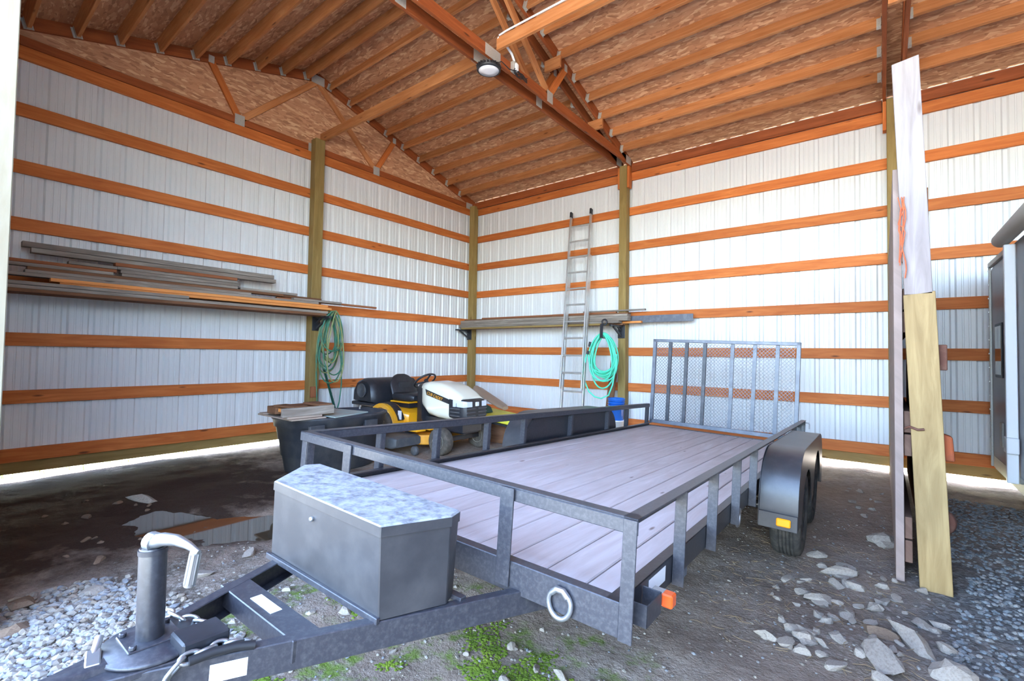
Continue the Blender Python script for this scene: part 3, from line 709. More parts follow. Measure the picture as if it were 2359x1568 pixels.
to0 = bpy.data.objects.new('tmp', tx); me_ = bpy.data.meshes.new_from_object(to0); me_.name = 'decal_lettering'; me_.materials.clear(); me_.materials.append(M['yellow'])
to = bpy.data.objects.new('decal_lettering', me_); COL.objects.link(to); bpy.data.objects.remove(to0); to.parent = pl
to.location = Vector((1.835, yc-.2685, .815))-ORG[mw.name]; to.rotation_euler = (math.pi/2, math.radians(13.5), 0)
m = MB(); m.loft([rrect(x, yc-hw, yc+hw, z0, z1, r_) for x, hw, z0, z1, r_ in ((1.52, .17, .40, .90, .06), (1.60, .24, .38, .95, .08), (1.72, .258, .38, .94, .08))]); m.build('dashboard', 'black_plastic', mw)
m = MB(); m.tube([(1.60, yc, .90), (1.50, yc, 1.0)], .03, 10); m.build('steering_column', 'black_plastic', mw)
sc_ = Vector((1.49, yc, .985)); ax = Vector((-.62, 0, .78)).normalized(); e1 = Vector((0, 1, 0)); e2 = ax.cross(e1)
m = MB(); m.tube([sc_+(e1*math.cos(t)+e2*math.sin(t))*.175 for t in [2*math.pi*q/36 for q in range(36)]], .015, 8, True)
for q in range(3):
    a = q*2*math.pi/3+.5; m.tube([sc_-ax*.02, sc_+(e1*math.cos(a)+e2*math.sin(a))*.172], .014, 6)
m.build('steering_wheel', 'black_plastic', mw)
# rear body
m = MB(); m.loft([rrect(x, yc-hw, yc+hw, z0, z1, r_) for x, hw, z0, z1, r_ in ((.72, .42, .40, .52, .05), (.85, .46, .42, .56, .06), (1.15, .46, .42, .565, .06), (1.35, .44, .36, .545, .06), (1.48, .30, .33, .50, .05))]); m.build('rear_body', 'yellow', mw)
for s in (-1, 1):
    arc = [(1.10+.34*math.cos(a), .30+.34*math.sin(a)) for a in [math.radians(q) for q in range(5, 181, 12)]]
    arc2 = [(1.10+.30*math.cos(a), .27+.30*math.sin(a)) for a in [math.radians(q) for q in range(180, 4, -12)]]
    m = MB(); m.prism(arc+arc2, yc+s*.31, yc+s*.535, 'y'); fd = m.build('rear_fender', 'yellow', mw, None, .012)
    arcs = [(1.12+.365*math.cos(a), .29+.365*math.sin(a)) for a in [math.radians(q) for q in range(20, 141, 10)]]
    arcs2 = [(1.12+.33*math.cos(a), .28+.33*math.sin(a)) for a in [math.radians(q) for q in range(140, 19, -10)]]
    m = MB(); m.prism(arcs+arcs2, yc+s*.36, yc+s*.47, 'y'); m.build('fender_pad', 'black_plastic', fd, 'black pad strip', .01)
m = MB()
for s in (-1, 1): m.box(1.35, 1.95, yc+s*.46-.09, yc+s*.46+.09, .29, .325)
m.box(1.35, 1.95, yc-.3, yc+.3, .29, .31); m.build('foot_board', 'yellow', mw, None, .012)
m = MB(); m.box(1.40, 1.90, yc-.532, yc-.42, .326, .334); m.build('foot_pad', 'black_plastic', mw, 'black foot pad', .004)
m = MB(); m.box(1.42, 1.50, yc-.462, yc-.455, .42, .55); m.build('warning_sticker', 'white', mw, 'white sticker')
m = MB(); m.box(.95, 1.40, yc-.25, yc+.25, .635, .66); m.build('seat_pan', 'yellow', mw, None, .01)
m = MB(); m.loft([rrect(x, yc-hw, yc+hw, z0, z1, r_, 6) for x, hw, z0, z1, r_ in ((.93, .20, .68, .80, .05), (1.02, .255, .66, .785, .05), (1.25, .255, .66, .775, .05), (1.40, .24, .665, .785, .05), (1.46, .19, .68, .75, .03))]); m.build('seat_cushion', 'black_plastic', mw)
def backring(t):
    z = .70+.37*t; x = 1.02-.13*t; hw = .255*(1 if t < .5 else math.sqrt(max(.02, 1-((t-.5)/.52)**2))); th = .06*(1-.35*t)
    return [Vector((x+th*math.sin(a)*(1 if math.sin(a) < 0 else .8), yc+hw*math.copysign(abs(math.cos(a))**.6, math.cos(a)), z)) for a in [2*math.pi*q/24 for q in range(24)]]
m = MB(); m.loft([backring(t) for t in (0, .2, .4, .55, .7, .82, .91, .97, 1.)]); bs = m.build('seat_back', 'black_plastic', mw)
m = MB(); m.box(.985, 1.005, yc-.12, yc+.12, .84, .95); m.build('back_panel', 'black_plastic', bs, None, .012)
# bagger
def bag_ring(y, k):
    pr = [(.22, .62), (.24, .80), (.34, .95), (.50, 1.0), (.66, .985), (.76, .90), (.80, .70), (.80, .60)]
    cx, cz = .5, .75
    return [Vector((cx+(x-cx)*k, y, cz+(z-cz)*k)) for x, z in pr]
m = MB(); m.loft([bag_ring(y, k) for y, k in ((yc-.47, .82), (yc-.42, .97), (yc-.36, 1.), (yc+.40, 1.), (yc+.47, .97), (yc+.52, .82))]); bgp = m.build('grass_bagger', 'black_plastic', mw, None, .015)
m = MB(); m.lathe([(.0, -.006), (.085, -.006), (.10, -.03), (.115, -.03), (.115, .0)], (.52, yc-.475, .80), 'y', 28); m.build('bagger_inlet', 'grey_plastic', bgp)
m = MB(); m.box(.20, .84, yc-.46, yc+.50, .555, .61); m.build('bagger_rim', 'black_plastic', bgp, None, .012)
m = MB(); m.box(.30, .95, yc-.34, yc+.34, .46, .54); m.build('bagger_mount', 'black_plastic', mw, None, .01)
# deck
m = MB(); m.prism(blob_poly(1.70, yc, .44, .53, 0, 28), .10, .24, 'z'); dk = m.build('cutting_deck', 'dull_yellow', mw, 'orange cutting deck', .015)
m = MB(); m.loft([rrect(x, yc-.94+dy, yc-.46, .10+dz, .255-dz, .03) for x, dy, dz in ((1.42, .05, .02), (1.47, 0, 0), (1.88, .0, .0), (1.94, .05, .02))]); m.build('discharge_chute', 'grey_plastic', mw, None)
for x, y in ((2.06, yc-.66), (2.06, yc+.5)): MB().lathe([(.0, -.03), (.055, -.03), (.065, -.02), (.065, .02), (.055, .03), (0, .03)], (x, y, .066), 'y', 20).build('gauge_wheel', 'grey_plastic', mw)
m = MB(); m.lathe([(.0, .24), (.10, .24), (.10, .30), (.03, .32), (0, .32)], (1.62, yc-.36, 0), 'z', 20); m.build('pulley_cover', 'black_plastic', mw)
def tyre(par, c, R, wd, rim_r, mats=('mower_rubber', 'cream'), side=-1, axis='y', tread=0, name='wheel'):
    c = V(c); h = wd/2
    pr = [(rim_r, -h*.8), (rim_r+.02, -h), (R*.86, -h*1.02), (R*.96, -h*.86), (R, -h*.6), (R, h*.6), (R*.96, h*.86), (R*.86, h*1.02), (rim_r+.02, h), (rim_r, h*.8)]
    if tread:
        mid = []
        for q in range(tread):
            a, b = -h*.6+1.2*h*q/tread, -h*.6+1.2*h*(q+1)/tread; e = (b-a)*.12
            mid += [(R, a+e), (R, b-e), (R-.008, b-e), (R-.008, b+e)]
        pr = pr[:4]+mid+pr[6:]
    w_ = MB().lathe(pr, c, axis, 48, True).build(name, mats[0], par)
    rp = [(0, -h*.55), (rim_r*.35, -h*.6), (rim_r*.4, -h*.45), (rim_r*.9, -h*.5), (rim_r+.004, -h*.86), (rim_r+.004, h*.86), (rim_r*.9, h*.5), (rim_r*.4, h*.45), (rim_r*.35, h*.6), (0, h*.55)]
    MB().lathe(rp, c, axis, 32, True).build('rim', mats[1], w_)
    return w_
tyre(mw, (2.30, yc-.40, .19), .19, .15, .10, name='front_wheel'); tyre(mw, (2.30, yc+.40, .19), .19, .15, .10, name='front_wheel')
tyre(mw, (1.10, yc-.42, .255), .255, .22, .12, name='rear_wheel'); tyre(mw, (1.10, yc+.42, .255), .255, .22, .12, name='rear_wheel')
m = MB(); m.box(.98, 1.36, yc-.2, yc+.2, .56, .634); m.build('seat_mount', 'black_metal', mw, None, .006)
m = MB(); m.box(2.26, 2.34, yc-.34, yc+.34, .17, .23); m.box(1.5, 2.5, yc-.16, yc+.16, .28, .47); m.box(2.15, 2.52, yc-.2, yc+.2, .30, .46); m.build('chassis', 'black_metal', mw, None, .006)

# yellow and grey things behind the mower
yb_ = root('yellow_spreader_tray', (2.15, -1.62, 0), 'lemon yellow tray with black edge on a timber block behind the mower', 'tray')
m = MB(); m.prism([(1.72, .40), (2.88, .31), (2.88, .375), (1.72, .48)], -1.95, -1.30, 'y'); m.build('tray', 'lemon', yb_, None, .02)
m = MB(); m.prism([(1.71, .365), (2.89, .275), (2.89, .305), (1.71, .395)], -1.96, -1.29, 'y'); m.build('tray_edge', 'black_plastic', yb_, None, .008)
m = MB(); m.box(1.85, 2.6, -1.8, -1.45, .0, .29); m.build('support_block', 'brownwood', yb_)
tag(MB().loft([[Vector((1.46+.68*t, -1.42+wd_*math.cos(a), .80-.29*t+.06*(1-t*.5)*math.sin(a))) for a in [2*math.pi*q/16 for q in range(16)]] for t, wd_ in ((0, .08), (.1, .13), (.5, .15), (.9, .14), (1., .08))]).build('feed_scoop', 'clear_brown'), 'brownish translucent scoop lying propped against the yellow tray', 'scoop')
tag(MB().prism([(1.74, .482), (2.08, .452), (2.02, .55), (1.78, .62)], -1.93, -1.65, 'y').build('folded_tarp', 'tarp', bevel=.02), 'dark green folded tarp on the yellow tray', 'tarp')

# ------------------------------------------------------------------ utility trailer
T0 = Vector((6.575, -6.288, .668)); ty, tp_, tr = [math.radians(a) for a in (1.45, -2.48, 1.76)]
TM = Matrix.Rotation(ty, 3, 'Z') @ Matrix.Rotation(tp_, 3, 'X') @ Matrix.Rotation(tr, 3, 'Y')
W, LN, RH, HD = 1.913, 5.09, .259, .106
TO = Vector((-W/2, 2.9, -.54))
tm4 = TM.to_4x4(); tm4.translation = T0+TM @ TO
TR = root('utility_trailer', None, 'black tandem axle utility trailer with wooden deck and mesh ramp', 'trailer', mw=tm4, org=TO)
def part(m, name, mat='black_metal', label=None, bev=.0025, parent=None): return m.build(name, mat, parent or TR, label, bev, 1)
def angle_x(m, x0, x1, y, z, lf=.048, t=.006, into=1):      # vertical leg on y, flat leg back
    m.box(x0, x1, y, y+t, z-lf, z); m.box(x0, x1, y, y+into*lf, z-t, z)
# deck
m = MB(); np_ = 11; x0 = -W+.055; pw = (W-.11)/np_
for k in range(np_): m.box(x0+k*pw+.003, x0+(k+1)*pw-.003, .03, LN-.02, -.075, -.038, (0, 1, 0))
part(m, 'deck', 'deck', 'grey wooden plank deck', .004)
# side channels, header, rear sill, cross members
for xo, s in ((-.048, 1), (-W+.048, -1)):
    m = MB(); m.box(xo-s*.006, xo, .0, LN, -HD, 0); m.box(xo-s*.045, xo, 0, LN, -.006, 0); m.box(xo-s*.045, xo, 0, LN, -HD, -HD+.006); part(m, 'side_rail_channel')
m = MB(); m.box(-W+.03, -.045, -.002, .004, -HD, 0); m.box(-W+.05, -.05, .0, .045, -.006, 0); m.box(-W+.05, -.05, 0, .045, -HD, -HD+.006); part(m, 'front_header', 'rail_metal')
m = MB(); m.box(-W+.05, -.05, LN-.02, LN, -HD, -.03); part(m, 'rear_sill')
for y in (.75, 1.25, 1.78, 2.3, 4.3, 4.75):
    m = MB(); m.box(-W+.06, -.065, y-.02, y+.02, -.165, -.078); part(m, 'cross_member', 'gate_metal')
# top rails
m = MB(); m.box(-.05, 0, 0, LN, RH-.006, RH); m.box(-.05, -.044, 0, LN, RH-.05, RH-.006); part(m, 'top_rail', 'rail_metal')
m = MB(); m.box(-W, -W+.05, 0, LN, RH-.006, RH); m.box(-W+.044, -W+.05, 0, LN, RH-.05, RH-.006); part(m, 'top_rail', 'rail_metal')
m = MB(); m.box(-W, 0, 0, .05, RH-.006, RH); m.box(-W, 0, 0, .006, RH-.05, RH-.006); part(m, 'top_rail', 'rail_metal', None)
def leg(x, y, z0, dx, dy):
    """angle-iron upright: leg facing the front and a leg along the side"""
    m = MB(); m.box(min(x, x+dx), max(x, x+dx), y, y+.006, z0, RH-.006); xi = x+dx if dx else x
    m.box(min(x, x+math.copysign(.006, dx)), max(x, x+math.copysign(.006, dx)), y+.006, y+dy, z0, RH-.006)
    part(m, 'upright', 'rail_metal', None, .0015)
for y in (.50, .99, 1.50, 2.0): leg(-.047, y, -HD-.004, .045, .04)
for y in (4.15, 4.62, LN-.05): leg(-.047, y, -HD, .045, .04)
leg(-.047, -.002, -HD-.006, .045, .05)
leg(-W+.047, .012, -HD, -.045, .05)
for y in (.50, .99, 1.55, 2.06, 2.9, 3.77, 4.33, LN-.05): leg(-W+.047, y, -HD, -.045, .04)
for x in (-1.466, -.488):
    m = MB(); m.box(x-.03, x+.03, -.012, -.004, -.088, RH-.004); m.box(x-.03, x-.024, -.004, .03, -.088, RH-.05); part(m, 'front_upright', 'rail_metal', None, .0015)
# tongue
def tongue(xa, xb, ya, yb, s):
    m = MB(); t = .006; zt, zb = -.088, -.170
    a, b = Vector((xa, ya, 0)), Vector((xb, yb, 0)); mid = Vector((0, 0, (zt+zb)/2))
    m.beam(a+mid, b+mid, t, zt-zb)
    d = (b-a).normalized(); inn = Vector((-s, 0, 0))
    for z in (zt-.003, zb+.003): m.beam(a+inn*.018+Vector((0, 0, z)), b+inn*.018+Vector((0, 0, z)), .036, t)
    part(m, 'tongue_rail', 'rail_metal')
tongue(-.28, -.875, .30, -1.08, 1); tongue(-1.555, -.945, .30, -1.08, -1)
m = MB(); m.box(-1.15, -.69, -.67, -.585, -.150, -.0885); cb = part(m, 'cross_bar', 'rail_metal')
m = MB(); m.add([(-.995, -.645, -.0875), (-.865, -.645, -.0875), (-.865, -.61, -.0875), (-.995, -.61, -.0875)], [(0, 1, 2, 3)]); m.box(-.995, -.865, -.645, -.61, -.0884, -.0870); part(m, 'white_sticker', 'white', 'white sticker', 0, cb)
# coupler, jack plate
m = MB(); m.prism([(-1.03, -.80), (-.79, -.80), (-.83, -1.0), (-.87, -1.12), (-.95, -1.12), (-.99, -1.0)], -.10, -.084, 'z'); part(m, 'tongue_plate', 'rail_metal')
m = MB(); m.lathe([(0, -.084), (.105, -.084), (.11, -.078), (.105, -.072), (0, -.072)], (-.925, -.925, 0), 'z', 36); jp = part(m, 'jack_flange', 'rail_metal', None, 0)
m = MB(); m.loft([[Vector((-.905+x*w_, y, z)) for x, z in ((-1, -.16), (1, -.16), (1, -.10), (.6, -.07), (-.6, -.07), (-1, -.10))] for y, w_ in ((-1.02, .03), (-1.12, .035), (-1.22, .045), (-1.29, .04), (-1.31, .02))]); part(m, 'coupler', 'rail_metal', None, .004)
m = MB(); m.beam((-.965, -1.03, -.072), (-.90, -1.045, -.078), .03, .02); m.tube([(-.99, -1.015, -.05), (-.975, -1.022, -.063), (-.945, -1.035, -.074)], .010, 8); part(m, 'coupler_latch', 'galv', 'bright metal latch', .003)
# jack, kept plumb
jb = Vector((-.945, -.92, -.080)); up_l = TM.transposed() @ Vector((0, 0, 1)); jt = jb+up_l*.242
m = MB(); m.tube([jb, jb+up_l*.235, jt], [.031, .031, .029], 28)
for p in (jb+up_l*.232,): m.tube([p-up_l*.006, p+up_l*.006], .033, 28)
jk = part(m, 'tongue_jack', 'black_metal', 'dark steel jack tube', 0)
m = MB(); m.box(jb.x-.052, jb.x+.052, jb.y-.06, jb.y+.06, -.084, -.068)
for sx in (-1, 1):
    for sy in (-1, 1): m.lathe([(0, -.068), (.009, -.068), (.009, -.058), (0, -.058)], (jb.x+sx*.041, jb.y+sy*.048, 0), 'z', 6, False)
part(m, 'jack_base', 'rail_metal', None, .002, jk)
hd = Vector((.93, .25, 0)).normalized(); t0 = jt+up_l*.012
m = MB(); m.tube([t0-hd*.012, t0+hd*.012], .024, 16); m.tube([t0+hd*.0+up_l*.0, t0+hd*.04+up_l*.014, t0+hd*.09+up_l*.022, t0+hd*.135+up_l*.018, t0+hd*.175+up_l*.008], [.02, .017, .014, .010, .006], 12)
part(m, 'crank_arm', 'galv', 'bright zinc crank', 0, jk)
m = MB(); hp = t0+hd*.163+up_l*.008; m.tube([hp, hp-up_l*.088-hd*.02], .0125, 16)
for q in range(8):
    a = q*math.pi/4; o_ = (hd*math.cos(a)+hd.cross(up_l)*math.sin(a))*.0115; m.tube([hp+o_-up_l*.004, hp-up_l*.083-hd*.019+o_], .0025, 5)
part(m, 'crank_grip', 'galv', 'ribbed grip', 0, jk)
# battery box and chain on tongue
m = MB(); m.box(-.888, -.80, -.895, -.785, -.084, -.047); part(m, 'battery_case', 'black_plastic', None, .005)
def chain(pts, name):
    m = MB(); pts = [V(p) for p in pts]; tot = []
    for i in range(len(pts)-1):
        a, b = pts[i], pts[i+1]; k = max(1, int((b-a).length/.030))
        tot += [a.lerp(b, q/k) for q in range(k)]
    tot.append(pts[-1])
    for i in range(len(tot)-1):
        a, b = tot[i], tot[i+1]; d = (b-a); ln = d.length; d.normalize(); s1 = d.orthogonal().normalized()
        if i % 2: s1 = d.cross(s1)
        c = (a+b)/2; hl = ln*.5+.004
        lp = []
        for q in range(14):
            t = 2*math.pi*q/14; lp.append(c+d*(hl*math.cos(t)*1.12)+s1*(.0125*math.sin(t)))
        m.tube(lp, .0052, 6, True)
    return part(m, name, 'galv', 'galvanised safety chain', 0)
chain([(-.775, -.77, -.078), (-.787, -.83, -.074), (-.787, -.90, -.076), (-.783, -.93, -.10), (-.778, -.945, -.16), (-.778, -.95, -.24)], 'safety_chain')
chain([(-1.06, -.87, -.078), (-1.02, -.85, -.066), (-.975, -.835, -.072), (-.92, -.79, -.08), (-.90, -.76, -.09)], 'safety_chain')
m = MB(); m.tube([(-.772, -.89, -.076), (-.765, -.84, -.073), (-.752, -.79, -.074), (-.735, -.75, -.080)], .011, 10); part(m, 'wiring_loom', 'wire_black', None, 0)
m = MB(); m.box(-.7195, -.7185, -.885, -.79, -.155, -.105)
M_ = MB(); d = (Vector((-.875, -1.08, 0))-Vector((-.28, .30, 0))).normalized(); nrm = Vector((-d.y, d.x, 0))*1
nrm = nrm if nrm.x > 0 else -nrm
c0 = Vector((-.28, .30, -.128))+d*1.20+nrm*.0035
M_.beam(c0-d*.042, c0+d*.042, .0012, .045); part(M_, 'white_sticker', 'white', 'blank white sticker', 0)
# tool box (tapered to follow the tongue)
pb = [(-1.26, -.45), (-.605, -.455), (-.53, -.245), (-.555, -.19), (-1.40, -.185), (-1.43, -.24)]
pt = [(-1.265, -.458), (-.612, -.468), (-.535, -.245), (-.555, -.185), (-1.42, -.18), (-1.44, -.24)]
tbx = MB(); tbx.loft([[Vector((x, y, -.085)) for x, y in pb], [Vector((x+(p-x)*.9, y+(q-y)*.9, .165)) for (x, y), (p, q) in zip(pb, pt)]], smooth=False); TB = part(tbx, 'tool_box', 'box_metal', 'dusty black steel tool box', .003)
pl_ = [(x*1.012+.012, y*1.02-.0) for x, y in pb]
m = MB(); yy0 = -.46
def lid_ring(off, z0, cam_):
    return [Vector((-.95+(x+.95)*off, -.32+(y+.32)*off, z0+(cam_ if -.30 < y < -.1 else 0))) for x, y in pb]
def lr(g, z): return [Vector((-.97+(x+.97)*g, -.28+(y+.28)*g, z)) for x, y in pt]
m.loft([lr(1.012, .160), lr(1.012, .190)], smooth=False); LIDZ = .190
LD = part(m, 'lid', 'box_metal', None, .003, TB)
m = MB(); m.loft([lr(1.008, .1895), lr(.99, .1945)], smooth=False); part(m, 'lid_top', 'box_top', 'pale dusty lid top', .002, LD)
m = MB(); m.lathe([(0, -.008), (.008, -.008), (.008, .004), (0, .004)], (-.985, -.462, .12), 'y', 14); part(m, 'lock', 'galv', 'small round lock', 0, TB)
m = MB(); m.box(-1.27, -.60, -.466, -.452, -.095, -.075); m.box(-.62, -.51, -.20, -.17, -.095, -.078); part(m, 'mounting_tab', 'rail_metal', None, .002, TB)
# d-rings, pockets, lamps
def dring(c, ax, name='d_ring'):
    c = V(c); m = MB(); e = Vector((1, 0, 0)) if ax == 'y' else Vector((0, 1, 0)); o_ = Vector((0, -1, 0)) if ax == 'y' else Vector((1, 0, 0))
    lp = [c+o_*.010+e*(.042*math.cos(t))+Vector((0, 0, -.045+.05*math.sin(t)*(1 if math.sin(t) < 0 else .75))) for t in [2*math.pi*q/28 for q in range(28)]]
    m.tube(lp, .0085, 8, True); rg_ = part(m, name, 'galv', 'bright tie-down ring', 0)
    m = MB(); m.tube([c+o_*.012+e*x+Vector((0, 0, z)) for x, z in ((-.03, -.02), (-.012, -.004), (.012, -.004), (.03, -.02))], .011, 8); part(m, 'ring_clip', 'galv', None, 0, rg_)
dring((-.245, -.004, -.020), 'y'); dring((.004-.045, 1.62, -.05), 'x')
m = MB()
m.box(-.047, .018, .065, .069, -.082, -.012); m.box(-.047, .018, .190, .194, -.082, -.012); m.box(.014, .018, .065, .194, -.082, -.012); part(m, 'stake_pocket', 'rail_metal')
m = MB(); m.box(-.047, .014, .27, .31, -.095, -.05); mk = part(m, 'marker_bracket', 'zinc', None)
m = MB(); m.box(-.005, .034, .255, .30, -.090, -.045); part(m, 'marker_lamp', 'red_orange', 'orange red side marker lamp', .005, mk)
m = MB(); m.box(-.0475, -.0462, .25, .42, -.07, -.015); part(m, 'white_sticker', 'white', 'white sticker', 0)
# fenders and wheels
def fender(xi, xo, s):
    c_ = [(2.50+.40*math.copysign(abs(math.cos(a))**.8, math.cos(a)), -.12+.365*abs(math.sin(a))**.8) for a in [math.pi-math.pi/2*q/10 for q in range(11)]]
    pr = [(2.10, -.235)]+c_+[(3.1, .245)]+[(6.2-y, z) for y, z in reversed(c_)]+[(4.10, -.235)]
    inn = [(y*.985+.046 if y < 3.1 else y*.993+.0, z-.008) for y, z in pr]
    m = MB(); k = len(pr)
    a, b = min(xi, xo), max(xi, xo)
    vs = [(a, y, z) for y, z in pr]+[(b, y, z) for y, z in pr]
    lo = [(y+(.012 if y < 3.1 else -.012), z-.010) for y, z in pr]
    vs += [(a, y, z) for y, z in lo]+[(b, y, z) for y, z in lo]
    fs = []
    for i in range(k-1):
        fs += [(i, i+1, k+i+1, k+i), (2*k+i, 3*k+i, 3*k+i+1, 2*k+i+1), (i, 2*k+i, 2*k+i+1, i+1), (k+i, k+i+1, 3*k+i+1, 3*k+i)]
    fs += [(0, k, 3*k, 2*k), (k-1, 3*k-1, 4*k-1, 2*k-1)]
    m.add(vs, fs, None, True)
    # outer skirt with two wheel arches
    R_ = .345
    out = [(2.10, -.235)]+pr[1:-1]+[(4.10, -.235)]
    arch = []
    for cy, cz in ((3.53, -.20), (2.68, -.245)):
        for q in range(0, 181, 15):
            t = math.radians(q); py, pz = cy+R_*math.cos(t), cz+R_*.92*math.sin(t)
            arch.append((py, max(pz, -.235)))
    pts = out+[p for p in arch if 2.12 < p[0] < 4.08]
    xs = xo-s*.006
    m2 = MB(); m2.prism(pts, min(xs, xo), max(xs, xo), 'x')
    for f_, uv_ in zip(m2.f, m2.uv): pass
    fo = part(m, 'fender', 'box_metal', None, .012); fo.modifiers['edge'].segments = 3; fo.modifiers['edge'].harden_normals = True; fo.modifiers['edge'].angle_limit = 1.0
    part(m2, 'fender_skirt', 'box_metal', None, .002, fo)
    if s > 0:
        m = MB(); m.box(xi+.0, xo, 2.085, 2.10, -.24, -.14); part(m, 'fender_step', 'box_metal', None, .003, fo)
        m = MB(); m.box(xi+.105, xi+.185, 2.068, 2.085, -.215, -.165); part(m, 'reflector', 'amber', 'amber reflector', .006, fo)
    m = MB(); m.prism([(y, min(z, .24)) for y, z in pr], xi-.004 if s > 0 else xi-.0, xi if s > 0 else xi+.004, 'x'); part(m, 'inner_panel', 'black_metal', None, 0, fo)
fender(.0, .222, 1); fender(-W, -W-.222, -1)
for y, z in ((2.68, -.245), (3.53, -.205)):
    tyre(TR, (.115, y, z), .308, .185, .185, ('rubber', 'gate_metal'), axis='x', tread=5)
    tyre(TR, (-W-.115, y, z), .308, .185, .185, ('rubber', 'gate_metal'), axis='x', tread=5)
    m = MB(); m.tube([(-W-.1, y, z), (.1, y, z)], .03, 12); part(m, 'axle', 'black_metal', None, 0)
# ramp gate
GY = 5.12; gx0, gx1, gz0, gz1 = -1.865, -.08, .0, 1.165
m = MB()
m.box(gx0, gx0+.045, GY-.02, GY+.02, gz0, gz1); m.box(gx1-.045, gx1, GY-.02, GY+.02, gz0, gz1); m.box(gx0, gx1, GY-.02, GY+.02, gz1-.04, gz1); m.box(gx0, gx1, GY-.02, GY+.02, gz0, gz0+.05)
GT = part(m, 'ramp_gate', 'gate_metal', 'grey mesh ramp gate', .003)
for x in (-1.62, -1.40, -1.165):
    m = MB(); m.box(x-.022, x+.022, GY-.03, GY-.001, gz0+.05, gz1-.04); part(m, 'gate_bar', 'gate_dark', None, .002, GT)
for x in (-.835, -.575, -.325):
    m = MB(); m.box(x-.022, x+.022, GY+.007, GY+.036, gz0+.05, gz1-.04); part(m, 'gate_bar', 'gate_metal', None, .002, GT)
m = MB(); cw, ch = .042, .0225; nx = int((gx1-gx0-.08)/cw); nz = int((gz1-gz0-.1)/ch)
xs0, zs0 = gx0+.045, gz0+.055; th = .0030
for j in range(nz):
    z = zs0+j*ch; up_ = 1 if j % 2 == 0 else -1
    for i in range(nx*2):
        xa, xb = xs0+i*cw/2, xs0+(i+1)*cw/2
        za = z+(0 if (i+j) % 2 == 0 else ch); zb_ = z+(ch if (i+j) % 2 == 0 else 0)
        m.add([(xa, GY, za-th), (xb, GY, zb_-th), (xb, GY, zb_+th), (xa, GY, za+th), (xa, GY+.004, za-th), (xb, GY+.004, zb_-th), (xb, GY+.004, zb_+th), (xa, GY+.004, za+th)],
              [(0, 1, 2, 3), (7, 6, 5, 4), (0, 4, 5, 1), (3, 2, 6, 7)], (1, 0, 0))
m.build('expanded_mesh', 'gate_metal', GT, None, fix=False)
for x, s in ((-W+.02, 1), (-.02, -1)):
    m = MB(); m.tube([(x-.03, LN+.005, RH-.03), (x, LN+.03, RH-.03), (x+.05, LN+.03, RH-.03)], .008, 8); m.tube([(x+.04, LN+.03, RH-.03), (x+.05, LN+.03, RH-.05), (x+.05, LN+.03, RH-.10)], .006, 8); part(m, 'gate_pin', 'galv', None, 0)

# ------------------------------------------------------------------ timber partition
tag(MB().box(7.218, 7.262, -3.66, -.22, .0, 2.68).build('partition_panel', 'partition', bevel=.003), 'tall grey plywood partition sheet seen edge on beside the trailer', 'panel')
RG = 'partition rails'
for k, z in enumerate((2.44, 2.585, 1.60, 1.75, .80, .95, .12, .27)):
    nm = ('topmost pair', 'upper middle pair', 'lower middle pair', 'lowest pair')[k//2]
    board('partition_rail', (7.284, -3.64, z+.07), (7.284, -.2, z+.07), .038, .138, 'barrier', 'brown partition rail, %s board of the %s' % (('lower', 'upper')[k % 2], nm), 'rail', RG)
tag(MB().box(7.375, 7.40, -3.58, -.3, .1, 2.55).build('partition_panel', 'brownwood', bevel=.003), 'dark board lining on the camper side of the partition', 'panel')
def tilt(x, z): return x-.036*z
m = MB(); zz = 1.835
def slab(xl, xr, z0, z1, y0, y1):
    return [(tilt(xl, z0), y0, z0), (tilt(xr, z0), y0, z0), (tilt(xr, z0), y1, z0), (tilt(xl, z0), y1, z0), (tilt(xl, z1), y0, z1), (tilt(xr, z1), y0, z1+.02), (tilt(xr, z1), y1, z1+.02), (tilt(xl, z1), y1, z1)]
bf = [(3, 2, 1, 0), (4, 5, 6, 7), (0, 1, 5, 4), (1, 2, 6, 5), (2, 3, 7, 6), (3, 0, 4, 7)]
tag(MB().add(slab(7.332, 7.486, -.03, 1.835, -3.72, -3.68), bf, (0, 0, 1)).build('upright_plank', 'fresh', bevel=.004), 'yellow treated plank standing at the partition end, lower of two', 'plank')
tag(MB().add(slab(7.338, 7.475, 1.838, 3.36, -3.72, -3.68), bf, (0, 0, 1)).build('upright_plank', 'bleached', bevel=.004), 'pale bleached plank above the yellow plank at the partition end', 'plank')
tag(MB().box(7.405, 7.475, -3.679, -3.62, 1.36, 1.52).build('metal_plate', 'rust', bevel=.006), 'rusty brown metal plate sticking out behind the yellow plank', 'plate')
tag(MB().prism([(7.435, .80), (7.505, .80), (7.495, .95), (7.435, .97)], -3.679, -3.60, 'y').build('metal_plate', 'rustorange', bevel=.01), 'orange rusty flap hanging behind the yellow plank', 'plate')
tag(MB().lathe([(0, -.03), (.075, -.03), (.088, 0), (.075, .03), (0, .03)], (7.425, -3.649, .42), 'y', 24).build('worn_disc', 'rust'), 'dull pinkish disc behind the foot of the yellow plank', 'disc')
m = MB(); rr = random.Random(11)
for k in range(5):
    m.tube([(7.262+rr.uniform(-.012, .012)+.012*math.sin(q*.8+k), -3.735+rr.uniform(-.006, .006), 2.47-.12*q*rr.uniform(.5, 1)) for q in range(5)], .003, 5)
m.tube([(7.27+.012*math.sin(q), -3.735, 2.44-.055*q) for q in range(10)], .0035, 5)
tag(m.build('baling_twine', 'twine'), 'orange baling twine hanging on the bleached plank', 'twine')
